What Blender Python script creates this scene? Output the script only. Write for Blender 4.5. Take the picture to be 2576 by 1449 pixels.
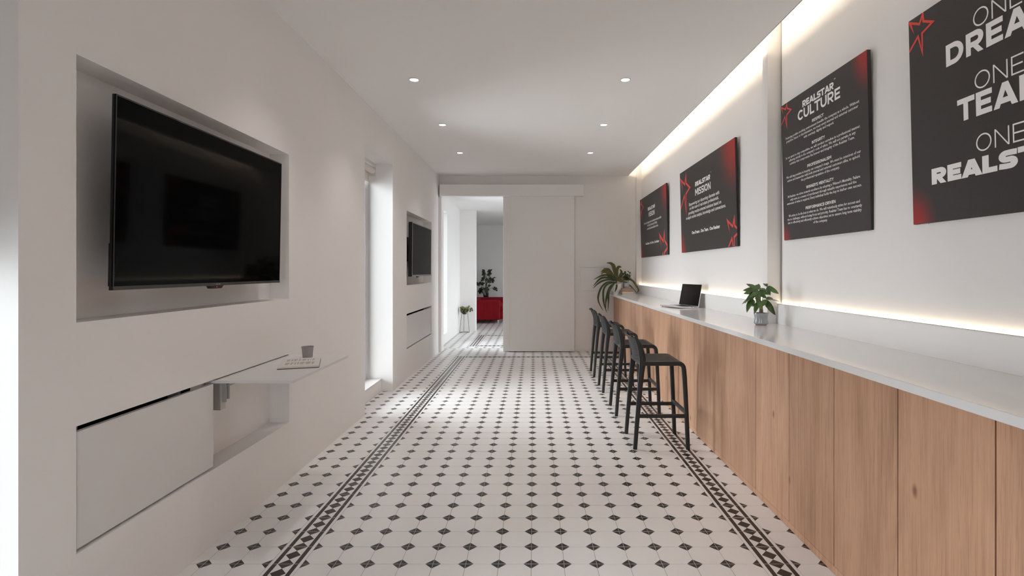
import bpy, bmesh, math, random
from mathutils import Vector, Matrix
random.seed(7)
PI = math.pi
sc = bpy.context.scene
for o in list(bpy.data.objects):
    bpy.data.objects.remove(o)

# ------------------------------------------------------------------ camera
EYE = 1.344
cam_d = bpy.data.cameras.new('camera')
cam_d.sensor_width = 36.0
cam_d.lens = 1320.0 / 2576.0 * 36.0
cam_d.shift_x = -55.0 / 2576.0
cam_d.shift_y = -43.5 / 2576.0
cam_d.clip_start = 0.02
cam = bpy.data.objects.new('camera', cam_d)
sc.collection.objects.link(cam)
cam.location = (0, 0, EYE)
cam.rotation_euler = (PI / 2, 0, 0)
sc.camera = cam

# ------------------------------------------------------------------ colour, world, lights
sc.view_settings.view_transform = 'Standard'
sc.view_settings.look = 'None'
sc.view_settings.exposure = 0.12
sc.view_settings.gamma = 1.0
sc.view_settings.use_curve_mapping = False
sc.cycles.use_denoising = True
sc.cycles.max_bounces = 10
sc.cycles.diffuse_bounces = 6
sc.cycles.glossy_bounces = 4
sc.cycles.transparent_max_bounces = 12
sc.cycles.sample_clamp_indirect = 6.0
sc.cycles.caustics_reflective = False
sc.cycles.caustics_refractive = False

SKY = 16.5
WARM_TOP = 31.0
WARM_LOW = 12.5
DOWN_W = 21.0
world = bpy.data.worlds.new('overcast_sky')
sc.world = world
world.use_nodes = True
wn, wl = world.node_tree.nodes, world.node_tree.links
wn.clear()
wo = wn.new('ShaderNodeOutputWorld'); wb = wn.new('ShaderNodeBackground')
tc = wn.new('ShaderNodeTexCoord'); sp = wn.new('ShaderNodeSeparateXYZ'); rp = wn.new('ShaderNodeValToRGB')
rp.color_ramp.elements[0].position = 0.42; rp.color_ramp.elements[0].color = (0.42, 0.44, 0.46, 1)
rp.color_ramp.elements[1].position = 0.58; rp.color_ramp.elements[1].color = (0.93, 0.97, 1.0, 1)
ma = wn.new('ShaderNodeMath'); ma.operation = 'MULTIPLY_ADD'; ma.inputs[1].default_value = 0.5; ma.inputs[2].default_value = 0.5
wl.new(tc.outputs['Generated'], sp.inputs[0]); wl.new(sp.outputs['Z'], ma.inputs[0]); wl.new(ma.outputs[0], rp.inputs[0])
wl.new(rp.outputs[0], wb.inputs[0]); wb.inputs[1].default_value = SKY; wl.new(wb.outputs[0], wo.inputs[0])

def portal(name, loc, sx, sz, rot):
    d = bpy.data.lights.new(name, 'AREA'); d.shape = 'RECTANGLE'; d.size = sx; d.size_y = sz
    d.energy = 1.0
    d.cycles.is_portal = True
    o = bpy.data.objects.new(name, d); sc.collection.objects.link(o)
    o.location = loc; o.rotation_euler = rot
    return o
# daylight enters through the tall windows in the left wall and through added windows out of view
ROT_IN_X = (PI / 2, 0, -PI / 2)      # emits towards +X
WIN = [(0.638, 1.602), (4.889, 5.853)]
for a, b in WIN:
    portal('window_portal', (-1.895, (a + b) / 2, 1.30), b - a, 2.45, ROT_IN_X)
portal('window_portal', (-1.925, 9.45, 1.31), 0.96, 2.30, ROT_IN_X)
portal('window_portal', (0.0, -2.72, 1.35), 0.48, 2.3, (PI / 2, 0, 0))
portal('window_portal', (2.06, 13.6, 1.55), 0.6, 1.3, (PI / 2, 0, PI / 2))
portal('window_portal', (2.06, 10.45, 1.30), 1.1, 1.8, (PI / 2, 0, PI / 2))

# ------------------------------------------------------------------ materials
def new_mat(name):
    m = bpy.data.materials.new(name); m.use_nodes = True
    n, l = m.node_tree.nodes, m.node_tree.links
    b = n['Principled BSDF']
    return m, n, l, b

def mat(name, col, rough=0.5, spec=0.5, metal=0.0, var=0.0, scale=3.0, bump=0.0, bscale=120.0, coat=0.0, emit=None, es=0.0, stretch=None):
    m, n, l, b = new_mat(name)
    b.inputs['Base Color'].default_value = (*col, 1)
    b.inputs['Roughness'].default_value = rough
    b.inputs['Specular IOR Level'].default_value = spec
    b.inputs['Metallic'].default_value = metal
    b.inputs['Coat Weight'].default_value = coat
    t = n.new('ShaderNodeTexCoord'); mp = n.new('ShaderNodeMapping')
    l.new(t.outputs['Object'], mp.inputs[0])
    if stretch: mp.inputs['Scale'].default_value = stretch
    if var > 0:
        ns = n.new('ShaderNodeTexNoise'); ns.inputs['Scale'].default_value = scale; ns.inputs['Detail'].default_value = 3
        l.new(mp.outputs[0], ns.inputs['Vector'])
        r = n.new('ShaderNodeValToRGB')
        r.color_ramp.elements[0].position = 0.3; r.color_ramp.elements[1].position = 0.7
        r.color_ramp.elements[0].color = (*[c * (1 - var) for c in col], 1)
        r.color_ramp.elements[1].color = (*[min(1, c * (1 + var)) for c in col], 1)
        l.new(ns.outputs[0], r.inputs[0]); l.new(r.outputs[0], b.inputs['Base Color'])
    if bump > 0:
        n2 = n.new('ShaderNodeTexNoise'); n2.inputs['Scale'].default_value = bscale; n2.inputs['Detail'].default_value = 2
        l.new(mp.outputs[0], n2.inputs['Vector'])
        bp = n.new('ShaderNodeBump'); bp.inputs['Strength'].default_value = bump; bp.inputs['Distance'].default_value = 0.002
        l.new(n2.outputs[0], bp.inputs['Height']); l.new(bp.outputs[0], b.inputs['Normal'])
    if emit:
        b.inputs['Emission Color'].default_value = (*emit, 1); b.inputs['Emission Strength'].default_value = es
    return m

M = {}
WALL = (0.855, 0.828, 0.817)
M['wall'] = mat('white_wall_paint', WALL, 0.65, 0.25, var=0.012, scale=1.3, bump=0.12, bscale=90)
M['ceil'] = mat('white_ceiling_paint', (0.880, 0.862, 0.852), 0.7, 0.2, var=0.008, scale=0.8, bump=0.08, bscale=70)
M['door'] = mat('white_satin_door', (0.865, 0.838, 0.826), 0.45, 0.4, var=0.008, scale=2)
M['panel'] = mat('white_laminate', (0.725, 0.702, 0.695), 0.35, 0.4, var=0.008, scale=2)
M['tile_w'] = mat('white_matt_tile', (0.83, 0.808, 0.80), 0.33, 0.45, var=0.025, scale=2.3, bump=0.03, bscale=60)
M['tile_b'] = mat('black_matt_tile', (0.020, 0.018, 0.017), 0.33, 0.45, var=0.15, scale=9)
M['grout'] = mat('pale_grout', (0.42, 0.39, 0.37), 0.9, 0.2, var=0.35, scale=1.1)
M['counter'] = mat('white_solid_surface', (0.75, 0.732, 0.728), 0.13, 0.5, var=0.006, scale=4)
M['ledge'] = mat('white_upstand', (0.87, 0.85, 0.845), 0.30, 0.45, var=0.006, scale=4)
M['black_gap'] = mat('black_backing', (0.006, 0.006, 0.006), 0.8, 0.1, var=0.1)
M['tvblack'] = mat('black_bezel_plastic', (0.010, 0.010, 0.011), 0.25, 0.45, var=0.05)
M['screen'] = mat('black_screen_glass', (0.0022, 0.0021, 0.0022), 0.05, 0.03, var=0.02)
M['silver'] = mat('silver_bezel', (0.36, 0.37, 0.38), 0.3, 0.5, metal=0.8, var=0.03)
M['alu'] = mat('brushed_aluminium', (0.78, 0.77, 0.77), 0.3, 0.5, metal=0.9, var=0.02)
M['keys'] = mat('black_keys', (0.02, 0.02, 0.022), 0.5)
M['stool'] = mat('anthracite_plastic', (0.018, 0.019, 0.020), 0.42, 0.42, var=0.06, scale=8, bump=0.1, bscale=400)
M['bracket'] = mat('painted_bracket', (0.44, 0.42, 0.41), 0.45, var=0.03)
M['block'] = mat('painted_block', (0.52, 0.50, 0.49), 0.5, var=0.03)
M['poster_edge'] = mat('charcoal_canvas_edge', (0.016, 0.014, 0.014), 0.7, var=0.05)
M['letter'] = mat('white_print', (0.95, 0.92, 0.91), 0.6, var=0.01)
M['red_ink'] = mat('red_print', (0.75, 0.055, 0.045), 0.55, var=0.02)
M['pot_white'] = mat('white_ceramic', (0.78, 0.75, 0.73), 0.35, var=0.02)
M['pot_grey'] = mat('grey_glazed_ceramic', (0.33, 0.34, 0.36), 0.10, 0.6, var=0.10, scale=14)
M['pot_black'] = mat('black_pot', (0.012, 0.012, 0.012), 0.4, var=0.1)
M['terracotta'] = mat('terracotta', (0.45, 0.2, 0.12), 0.8, var=0.1)
M['soil'] = mat('soil', (0.035, 0.028, 0.02), 0.95, var=0.4, scale=40, bump=0.8, bscale=60)
M['bark'] = mat('bark', (0.20, 0.14, 0.09), 0.8, var=0.3, scale=30, bump=0.5)
M['stem'] = mat('green_stem', (0.09, 0.13, 0.04), 0.5, var=0.2)
def leaf_mat(name, c1, c2, rough=0.4, scale=12.0):
    m, n, l, b = new_mat(name)
    b.inputs['Roughness'].default_value = rough
    t = n.new('ShaderNodeTexCoord'); ns = n.new('ShaderNodeTexNoise'); ns.inputs['Scale'].default_value = scale
    oi = n.new('ShaderNodeObjectInfo')
    add = n.new('ShaderNodeMath'); add.operation = 'MULTIPLY_ADD'; add.inputs[1].default_value = 0.5; 
    l.new(oi.outputs['Random'], add.inputs[0]); 
    l.new(t.outputs['Object'], ns.inputs['Vector'])
    s2 = n.new('ShaderNodeMath'); s2.operation = 'SUBTRACT'; s2.inputs[1].default_value = 0.25
    l.new(ns.outputs[0], s2.inputs[0]); l.new(s2.outputs[0], add.inputs[2])
    r = n.new('ShaderNodeValToRGB'); r.color_ramp.elements[0].position = 0.2; r.color_ramp.elements[1].position = 0.8
    r.color_ramp.elements[0].color = (*c1, 1); r.color_ramp.elements[1].color = (*c2, 1)
    l.new(add.outputs[0], r.inputs[0]); l.new(r.outputs[0], b.inputs['Base Color'])
    return m
M['leaf'] = leaf_mat('glossy_green_leaf', (0.030, 0.068, 0.016), (0.085, 0.155, 0.035), 0.32)
M['leaf_dark'] = leaf_mat('dark_green_leaf', (0.008, 0.016, 0.006), (0.022, 0.036, 0.011), 0.4)
M['frond_dark'] = leaf_mat('dark_frond', (0.018, 0.032, 0.008), (0.045, 0.062, 0.014), 0.5)
M['frond_light'] = leaf_mat('olive_frond', (0.075, 0.075, 0.014), (0.15, 0.125, 0.030), 0.5)
M['leaf_var'] = leaf_mat('variegated_leaf', (0.030, 0.045, 0.008), (0.27, 0.27, 0.085), 0.45, 35)
M['sofa'] = mat('red_cotton', (0.30, 0.010, 0.018), 0.85, 0.2, var=0.12, scale=5, bump=0.4, bscale=40)
M['chrome'] = mat('chrome', (0.7, 0.7, 0.7), 0.15, metal=1.0, var=0.02)
M['wire'] = mat('black_wire', (0.03, 0.03, 0.03), 0.5, var=0.05)
M['paper'] = mat('white_paper', (0.74, 0.70, 0.66), 0.8, var=0.02)
M['ink'] = mat('grey_ink', (0.16, 0.14, 0.14), 0.8)
M['cover'] = mat('brown_book_cover', (0.10, 0.065, 0.045), 0.6, var=0.1)
M['tan'] = mat('tan_book_cloth', (0.40, 0.24, 0.16), 0.7, var=0.05)
M['pinkish'] = mat('pale_book_cloth', (0.66, 0.58, 0.53), 0.7, var=0.04)
M['cup'] = mat('grey_paper_cup', (0.33, 0.33, 0.325), 0.6, var=0.03)
M['blind'] = mat('cream_blind_fabric', (0.70, 0.66, 0.60), 0.8, var=0.03)
M['edge'] = mat('grey_edge_profile', (0.16, 0.17, 0.17), 0.4, var=0.03)
M['frame'] = mat('white_powder_frame', (0.70, 0.72, 0.76), 0.4, var=0.01)
M['red_led'] = mat('standby_led', (0.5, 0.0, 0.0), 0.4, emit=(1, 0.03, 0.05), es=1.2)
M['lens'] = mat('lamp_lens', (1, 1, 1), 0.5, emit=(1.0, 0.96, 0.93), es=9.0)
M['strip_top'] = mat('warm_led_strip', (1, 0.9, 0.75), 0.5, emit=(1.0, 0.86, 0.67), es=WARM_TOP)
M['strip_low'] = mat('warm_led_diffuser', (1, 0.9, 0.75), 0.5, emit=(1.0, 0.83, 0.60), es=WARM_LOW)

def glass_mat():
    m, n, l, b = new_mat('window_glass')
    n.remove(b)
    out = n['Material Output']
    t = n.new('ShaderNodeBsdfTransparent'); t.inputs[0].default_value = (0.95, 0.97, 0.97, 1)
    g = n.new('ShaderNodeBsdfGlossy'); g.inputs['Roughness'].default_value = 0.02
    f = n.new('ShaderNodeFresnel'); f.inputs[0].default_value = 1.45
    mx = n.new('ShaderNodeMixShader')
    l.new(f.outputs[0], mx.inputs[0]); l.new(t.outputs[0], mx.inputs[1]); l.new(g.outputs[0], mx.inputs[2]); l.new(mx.outputs[0], out.inputs[0])
    return m
M['glass'] = glass_mat()

def wood_mat():
    m, n, l, b = new_mat('oak_laminate')
    b.inputs['Roughness'].default_value = 0.48; b.inputs['Specular IOR Level'].default_value = 0.35
    t = n.new('ShaderNodeTexCoord')
    def noise(scale, sc3, detail=4, rough=0.6, dist=0.0):
        mp = n.new('ShaderNodeMapping'); mp.inputs['Scale'].default_value = sc3
        l.new(t.outputs['Object'], mp.inputs[0])
        x = n.new('ShaderNodeTexNoise'); x.inputs['Scale'].default_value = scale; x.inputs['Detail'].default_value = detail
        x.inputs['Roughness'].default_value = rough; x.inputs['Distortion'].default_value = dist
        l.new(mp.outputs[0], x.inputs['Vector']); return x
    broad = noise(1.0, (7, 7, 0.9), 3, 0.55, 0.8)
    fine = noise(1.0, (70, 70, 1.6), 5, 0.65, 0.3)
    pores = noise(1.0, (330, 330, 9), 2, 0.5)
    r1 = n.new('ShaderNodeValToRGB')
    e = r1.color_ramp.elements
    e[0].position = 0.28; e[0].color = (0.330, 0.170, 0.100, 1)
    e[1].position = 0.72; e[1].color = (0.645, 0.388, 0.252, 1)
    k = e.new(0.5); k.color = (0.545, 0.313, 0.199, 1)
    mixf = n.new('ShaderNodeMix'); mixf.data_type = 'FLOAT'; mixf.inputs[0].default_value = 0.45
    l.new(broad.outputs[0], mixf.inputs[2]); l.new(fine.outputs[0], mixf.inputs[3])
    l.new(mixf.outputs[0], r1.inputs[0])
    # pores
    r2 = n.new('ShaderNodeValToRGB'); r2.color_ramp.elements[0].position = 0.30; r2.color_ramp.elements[1].position = 0.46
    r2.color_ramp.elements[0].color = (0.80, 0.76, 0.73, 1); r2.color_ramp.elements[1].color = (1, 1, 1, 1)
    l.new(pores.outputs[0], r2.inputs[0])
    mul = n.new('ShaderNodeMix'); mul.data_type = 'RGBA'; mul.blend_type = 'MULTIPLY'; mul.inputs[0].default_value = 1.0
    l.new(r1.outputs[0], mul.inputs[6]); l.new(r2.outputs[0], mul.inputs[7])
    # knots
    mpk = n.new('ShaderNodeMapping'); mpk.inputs['Scale'].default_value = (4.2, 4.2, 2.3)
    l.new(t.outputs['Object'], mpk.inputs[0])
    vo = n.new('ShaderNodeTexVoronoi'); vo.inputs['Scale'].default_value = 1.0; l.new(mpk.outputs[0], vo.inputs['Vector'])
    rk = n.new('ShaderNodeValToRGB'); rk.color_ramp.elements[0].position = 0.02; rk.color_ramp.elements[1].position = 0.07
    rk.color_ramp.elements[0].color = (0.45, 0.38, 0.34, 1); rk.color_ramp.elements[1].color = (1, 1, 1, 1)
    l.new(vo.outputs[0], rk.inputs[0])
    mul2 = n.new('ShaderNodeMix'); mul2.data_type = 'RGBA'; mul2.blend_type = 'MULTIPLY'; mul2.inputs[0].default_value = 1.0
    l.new(mul.outputs[2], mul2.inputs[6]); l.new(rk.outputs[0], mul2.inputs[7])
    # a little per-panel difference
    oi = n.new('ShaderNodeObjectInfo'); mr = n.new('ShaderNodeMapRange'); mr.inputs[3].default_value = 0.93; mr.inputs[4].default_value = 1.05
    l.new(oi.outputs['Random'], mr.inputs[0])
    hs = n.new('ShaderNodeHueSaturation'); l.new(mr.outputs[0], hs.inputs['Value']); l.new(mul2.outputs[2], hs.inputs['Color'])
    l.new(hs.outputs[0], b.inputs['Base Color'])
    bp = n.new('ShaderNodeBump'); bp.inputs['Strength'].default_value = 0.15; bp.inputs['Distance'].default_value = 0.001
    l.new(pores.outputs[0], bp.inputs['Height']); l.new(bp.outputs[0], b.inputs['Normal'])
    return m
M['wood'] = wood_mat()

def poster_mat(name, glows):
    """charcoal print with red glows printed at the given points (y, z, radius) of the canvas"""
    m, n, l, b = new_mat(name)
    b.inputs['Roughness'].default_value = 0.6; b.inputs['Specular IOR Level'].default_value = 0.3
    t = n.new('ShaderNodeTexCoord')
    ns = n.new('ShaderNodeTexNoise'); ns.inputs['Scale'].default_value = 260; l.new(t.outputs['Object'], ns.inputs['Vector'])
    base = n.new('ShaderNodeValToRGB'); base.color_ramp.elements[0].color = (0.038, 0.033, 0.032, 1); base.color_ramp.elements[1].color = (0.062, 0.055, 0.053, 1)
    l.new(ns.outputs[0], base.inputs[0])
    cur = base.outputs[0]
    sp = n.new('ShaderNodeSeparateXYZ'); l.new(t.outputs['Object'], sp.inputs[0])
    for (y, z, ry, rz) in glows:
        cb = n.new('ShaderNodeCombineXYZ')
        for ax, c0, rr in (('Y', y, ry), ('Z', z, rz)):
            a = n.new('ShaderNodeMath'); a.operation = 'SUBTRACT'; a.inputs[1].default_value = c0; l.new(sp.outputs[ax], a.inputs[0])
            d = n.new('ShaderNodeMath'); d.operation = 'DIVIDE'; d.inputs[1].default_value = rr; l.new(a.outputs[0], d.inputs[0])
            l.new(d.outputs[0], cb.inputs[ax])
        ln = n.new('ShaderNodeVectorMath'); ln.operation = 'LENGTH'; l.new(cb.outputs[0], ln.inputs[0])
        mr = n.new('ShaderNodeMapRange'); mr.interpolation_type = 'SMOOTHERSTEP'; mr.inputs[3].default_value = 0.85; mr.inputs[4].default_value = 0.0
        l.new(ln.outputs['Value'], mr.inputs[0])
        mx = n.new('ShaderNodeMix'); mx.data_type = 'RGBA'; l.new(mr.outputs[0], mx.inputs[0]); l.new(cur, mx.inputs[6]); mx.inputs[7].default_value = (0.42, 0.025, 0.025, 1)
        cur = mx.outputs[2]
    l.new(cur, b.inputs['Base Color'])
    return m

# ------------------------------------------------------------------ helpers
OFF = {}
def link(o): sc.collection.objects.link(o); return o
def tag(o, label=None, cat=None, group=None, kind=None):
    if label: o['label'] = label
    if cat: o['category'] = cat
    if group: o['group'] = group
    if kind: o['kind'] = kind
    return o
def thing(name, loc, label, cat, group=None):
    o = bpy.data.objects.new(name, None); link(o); o.location = loc; o.empty_display_size = 0.05
    OFF[o.name] = Vector(loc)
    return tag(o, label, cat, group)

class MB:
    """collects shapes in world coordinates; build() links them as one mesh object"""
    def __init__(s): s.bm = bmesh.new(); s.mi = 0
    def _v(s, pts): return [s.bm.verts.new(p) for p in pts]
    def face(s, pts, mi=None):
        try: f = s.bm.faces.new(s._v(pts)); f.material_index = s.mi if mi is None else mi; return f
        except ValueError: return None
    def box(s, x0, x1, y0, y1, z0, z1, bev=0.0, seg=2):
        if x0 > x1: x0, x1 = x1, x0
        if y0 > y1: y0, y1 = y1, y0
        r = bmesh.ops.create_cube(s.bm, size=1.0)
        vs = r['verts']
        for v in vs:
            v.co = Vector(((x0 + x1) / 2 + v.co.x * (x1 - x0), (y0 + y1) / 2 + v.co.y * (y1 - y0), (z0 + z1) / 2 + v.co.z * (z1 - z0)))
        fs = {f for v in vs for f in v.link_faces}
        for f in fs: f.material_index = s.mi
        if bev > 0:
            es = list({e for v in vs for e in v.link_edges})
            rr = bmesh.ops.bevel(s.bm, geom=es, offset=bev, segments=seg, profile=0.5, affect='EDGES')
            for f in rr['faces']: f.material_index = s.mi
        return s
    def prism(s, pts, vec):
        """closed polygon pts extruded by vec"""
        vec = Vector(vec); a = s._v(pts); b = s._v([Vector(p) + vec for p in pts]); n = len(pts)
        fs = [s.bm.faces.new(list(reversed(a))), s.bm.faces.new(b)]
        for i in range(n): fs.append(s.bm.faces.new((a[i], a[(i + 1) % n], b[(i + 1) % n], b[i])))
        for f in fs: f.material_index = s.mi
        return s
    def lathe(s, prof, c, seg=32, mi=None):
        """prof: list of (r, z); c: centre"""
        rings = []
        for r, z in prof:
            if r < 1e-6: rings.append([s.bm.verts.new((c[0], c[1], c[2] + z))])
            else: rings.append([s.bm.verts.new((c[0] + r * math.cos(2 * PI * i / seg), c[1] + r * math.sin(2 * PI * i / seg), c[2] + z)) for i in range(seg)])
        for a, b in zip(rings, rings[1:]):
            for i in range(seg):
                j = (i + 1) % seg
                if len(a) == 1 and len(b) == 1: continue
                if len(a) == 1: f = s.bm.faces.new((a[0], b[j], b[i]))
                elif len(b) == 1: f = s.bm.faces.new((a[i], a[j], b[0]))
                else: f = s.bm.faces.new((a[i], a[j], b[j], b[i]))
                f.material_index = s.mi if mi is None else mi
        return s
    def sweep(s, path, w, h, up=(0, 1, 0), n=12, power=3.0, cap=True):
        """superellipse section swept along path; w = size along up axis, h = size across; w,h scalar or per point"""
        P = [Vector(p) for p in path]; U = Vector(up).normalized(); rings = []
        for i, p in enumerate(P):
            t = (P[min(i + 1, len(P) - 1)] - P[max(i - 1, 0)]).normalized()
            u = (U - t * U.dot(t))
            if u.length < 1e-4: u = Vector((0, 0, 1)) - t * t.z
            u.normalize(); v = t.cross(u)
            ww = w[i] if isinstance(w, (list, tuple)) else w; hh = h[i] if isinstance(h, (list, tuple)) else h
            ring = []
            for k in range(n):
                a = 2 * PI * (k + 0.5) / n; ca, sa = math.cos(a), math.sin(a)
                ex = 2.0 / power
                ring.append(s.bm.verts.new(p + u * (ww / 2 * math.copysign(abs(ca) ** ex, ca)) + v * (hh / 2 * math.copysign(abs(sa) ** ex, sa))))
            rings.append(ring)
        for a, b in zip(rings, rings[1:]):
            for k in range(n):
                f = s.bm.faces.new((a[k], a[(k + 1) % n], b[(k + 1) % n], b[k])); f.material_index = s.mi
        if cap:
            for f in (s.bm.faces.new(list(reversed(rings[0]))), s.bm.faces.new(rings[-1])): f.material_index = s.mi
        return s
    def build(s, name, mats, parent=None, smooth=False, origin=None, angle=40):
        bmesh.ops.recalc_face_normals(s.bm, faces=s.bm.faces[:])
        off = OFF.get(parent.name, Vector((0, 0, 0))) if parent is not None else (Vector(origin) if origin is not None else Vector((0, 0, 0)))
        for v in s.bm.verts: v.co -= off
        me = bpy.data.meshes.new(name); s.bm.to_mesh(me); s.bm.free()
        for m in (mats if isinstance(mats, (list, tuple)) else [mats]): me.materials.append(m)
        if smooth:
            me.polygons.foreach_set('use_smooth', [True] * len(me.polygons))
            try: me.set_sharp_from_angle(angle=math.radians(angle))
            except Exception: pass
        o = bpy.data.objects.new(name, me); link(o)
        if parent is not None:
            o.parent = parent; OFF[o.name] = off
        elif origin is not None:
            o.location = origin; OFF[o.name] = off
        else: OFF[o.name] = off
        return o

def text_mesh(body, offset=0.0, res=2):
    cu = bpy.data.curves.new('t', 'FONT'); cu.body = body; cu.size = 1.0; cu.resolution_u = res; cu.offset = offset
    ob = bpy.data.objects.new('t', cu); link(ob)
    dg = bpy.context.evaluated_depsgraph_get(); dg.update()
    me = bpy.data.meshes.new_from_object(ob.evaluated_get(dg))
    vs = [v.co.copy() for v in me.vertices]; fs = [tuple(p.vertices) for p in me.polygons]
    bpy.data.objects.remove(ob); bpy.data.curves.remove(cu); bpy.data.meshes.remove(me)
    return vs, fs
def wall_cells(mb, x0, x1, ya, yb, za, zb, holes):
    """box wall in the y-z plane with rectangular holes (y0,y1,z0,z1)"""
    ys = sorted({ya, yb, *[h[0] for h in holes], *[h[1] for h in holes]}); zs = sorted({za, zb, *[h[2] for h in holes], *[h[3] for h in holes]})
    ys = [y for y in ys if ya <= y <= yb]; zs = [z for z in zs if za <= z <= zb]
    for y0, y1 in zip(ys, ys[1:]):
        run = None
        for z0, z1 in zip(zs, zs[1:]):
            cy, cz = (y0 + y1) / 2, (z0 + z1) / 2
            hole = any(h[0] < cy < h[1] and h[2] < cz < h[3] for h in holes)
            if hole:
                if run: mb.box(x0, x1, y0, y1, run[0], run[1]); run = None
            else: run = (run[0], z1) if run else (z0, z1)
        if run: mb.box(x0, x1, y0, y1, run[0], run[1])
    return mb

# ------------------------------------------------------------------ room shell
XL, XR = -1.574, 1.775
YW, YW2 = 8.74, 8.90
CE = 2.925
YB = -2.6
NICHE_B = -1.699
# floor: grout bed + tiles
mb = MB(); mb.box(-3.6, 2.2, -2.9, 16.0, -0.12, -0.0012)
floor = mb.build('floor', M['grout']); tag(floor, kind='structure')

T = 0.15; G = 0.00125; CC = 0.0355; TH = 0.006
def tile_polys(kind):
    """2D printed regions of one tile (0..T square) -> list of (mat index, pts)"""
    g = G; a, b = g, T - g
    if kind == 'plain':
        W = [(CC, a), (T - CC, a), (b, CC), (b, T - CC), (T - CC, b), (CC, b), (a, T - CC), (a, CC)]
        out = [(0, W)]
        out += [(1, [(a, a), (CC, a), (a, CC)]), (1, [(T - CC, a), (b, a), (b, CC)]), (1, [(b, T - CC), (b, b), (T - CC, b)]), (1, [(a, T - CC), (CC, b), (a, b)])]
        return out
    s0, s1, c0, c1 = 0.0155, 0.0365, 0.0395, 0.1105
    m = T / 2
    out = [(0, [(a, a), (s0, a), (s0, b), (a, b)]), (1, [(s0, a), (s1, a), (s1, b), (s0, b)]),
           (1, [(T - s1, a), (T - s0, a), (T - s0, b), (T - s1, b)]), (0, [(T - s0, a), (b, a), (b, b), (T - s0, b)])]
    q = T / 4
    out += [(1, [(c0, a), (c1, a), (m, q)]), (1, [(m, q), (c1, m), (m, 3 * q), (c0, m)]), (1, [(m, 3 * q), (c1, b), (c0, b)])]
    out += [(0, [(s1, a), (c0, a), (m, q), (c0, m), (s1, m)]), (0, [(s1, m), (c0, m), (m, 3 * q), (c0, b), (s1, b)]),
            (0, [(T - s1, m), (c1, m), (m, q), (c1, a), (T - s1, a)]), (0, [(T - s1, b), (c1, b), (m, 3 * q), (c1, m), (T - s1, m)])]
    if kind == 'cross': out = [(mi, [(y, x) for x, y in reversed(p)]) for mi, p in out]
    return out
def clip(poly, ax, lim, keep_less):
    out = []
    for i in range(len(poly)):
        p, q = poly[i], poly[(i + 1) % len(poly)]
        ip = (p[ax] <= lim) if keep_less else (p[ax] >= lim); iq = (q[ax] <= lim) if keep_less else (q[ax] >= lim)
        if ip: out.append(p)
        if ip != iq:
            t = (lim - p[ax]) / (q[ax] - p[ax]); out.append((p[0] + (q[0] - p[0]) * t, p[1] + (q[1] - p[1]) * t))
    return out
def tile_into(verts, faces, mis, kind, ox, oy, x0, x1, y0, y1):
    """adds one tile (clipped to x0..x1, y0..y1 in tile space) to lists"""
    full = x0 <= 0 and x1 >= T and y0 <= 0 and y1 >= T
    cx0, cx1, cy0, cy1 = max(G, x0), min(T - G, x1), max(G, y0), min(T - G, y1)
    for mi, p in tile_polys(kind):
        if not full:
            for ax, lim, less in ((0, x0, False), (0, x1, True), (1, y0, False), (1, y1, True)):
                if p: p = clip(p, ax, lim, less)
            if len(p) < 3: continue
        i0 = len(verts)
        verts += [(ox + x, oy + y, 0.0) for x, y in p]; faces.append(tuple(range(i0, i0 + len(p)))); mis.append(mi)
    c = [(cx0, cy0), (cx1, cy0), (cx1, cy1), (cx0, cy1)]
    i0 = len(verts)
    verts += [(ox + x, oy + y, 0.0) for x, y in c] + [(ox + x, oy + y, -TH) for x, y in c]
    for k in range(4):
        j = (k + 1) % 4
        faces.append((i0 + k, i0 + 4 + k, i0 + 4 + j, i0 + j)); mis.append(0)
def tile_mesh(verts, faces, mis, name):
    me = bpy.data.meshes.new(name); me.from_pydata(verts, [], faces)
    me.materials.append(M['tile_w']); me.materials.append(M['tile_b'])
    me.polygons.foreach_set('material_index', mis); me.update(); return me
GX0 = -0.012; GY0 = 2.405
allv, allf, allm = [], [], []
cache = {}; singles = 0
cells = []
for r in range(-26, 45):
    y = GY0 + T * r
    for c in range(-13, 9):
        x = GX0 + T * c
        xa = -1.703 if (4.889 < y + T / 2 < 5.853 or 0.638 < y + T / 2 < 1.602) else XL
        if x + T <= xa or y < -1.6: continue
        y1 = min(T, 9.10 - y)
        if y1 <= 0: continue
        bl, br = c == -8, c == 7
        kind = 'plain'
        if (bl or br) and r <= 38: kind = 'long'
        elif r == 38 and -8 < c < 7: kind = 'cross'
        seen = y >= 2.25 and not (x > 1.33)
        cells.append((not seen, y, x, kind, max(0.0, xa - x), y1))
cells.sort()
for (unseen, y, x, kind, x0, y1) in cells:
    full = x0 <= 0 and y1 >= T
    if not unseen and singles < 298:
        key = (kind, round(x0, 4), round(y1, 4))
        if key not in cache:
            v, f, mi = [], [], []
            tile_into(v, f, mi, kind, 0, 0, x0, T, 0, y1); cache[key] = tile_mesh(v, f, mi, 'tile')
        o = bpy.data.objects.new('tile', cache[key]); link(o)
        o.location = (x, y, random.uniform(-0.0003, 0.0003)); o.parent = floor; singles += 1
    else: tile_into(allv, allf, allm, kind, x, y, x0, T, 0, y1)
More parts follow.
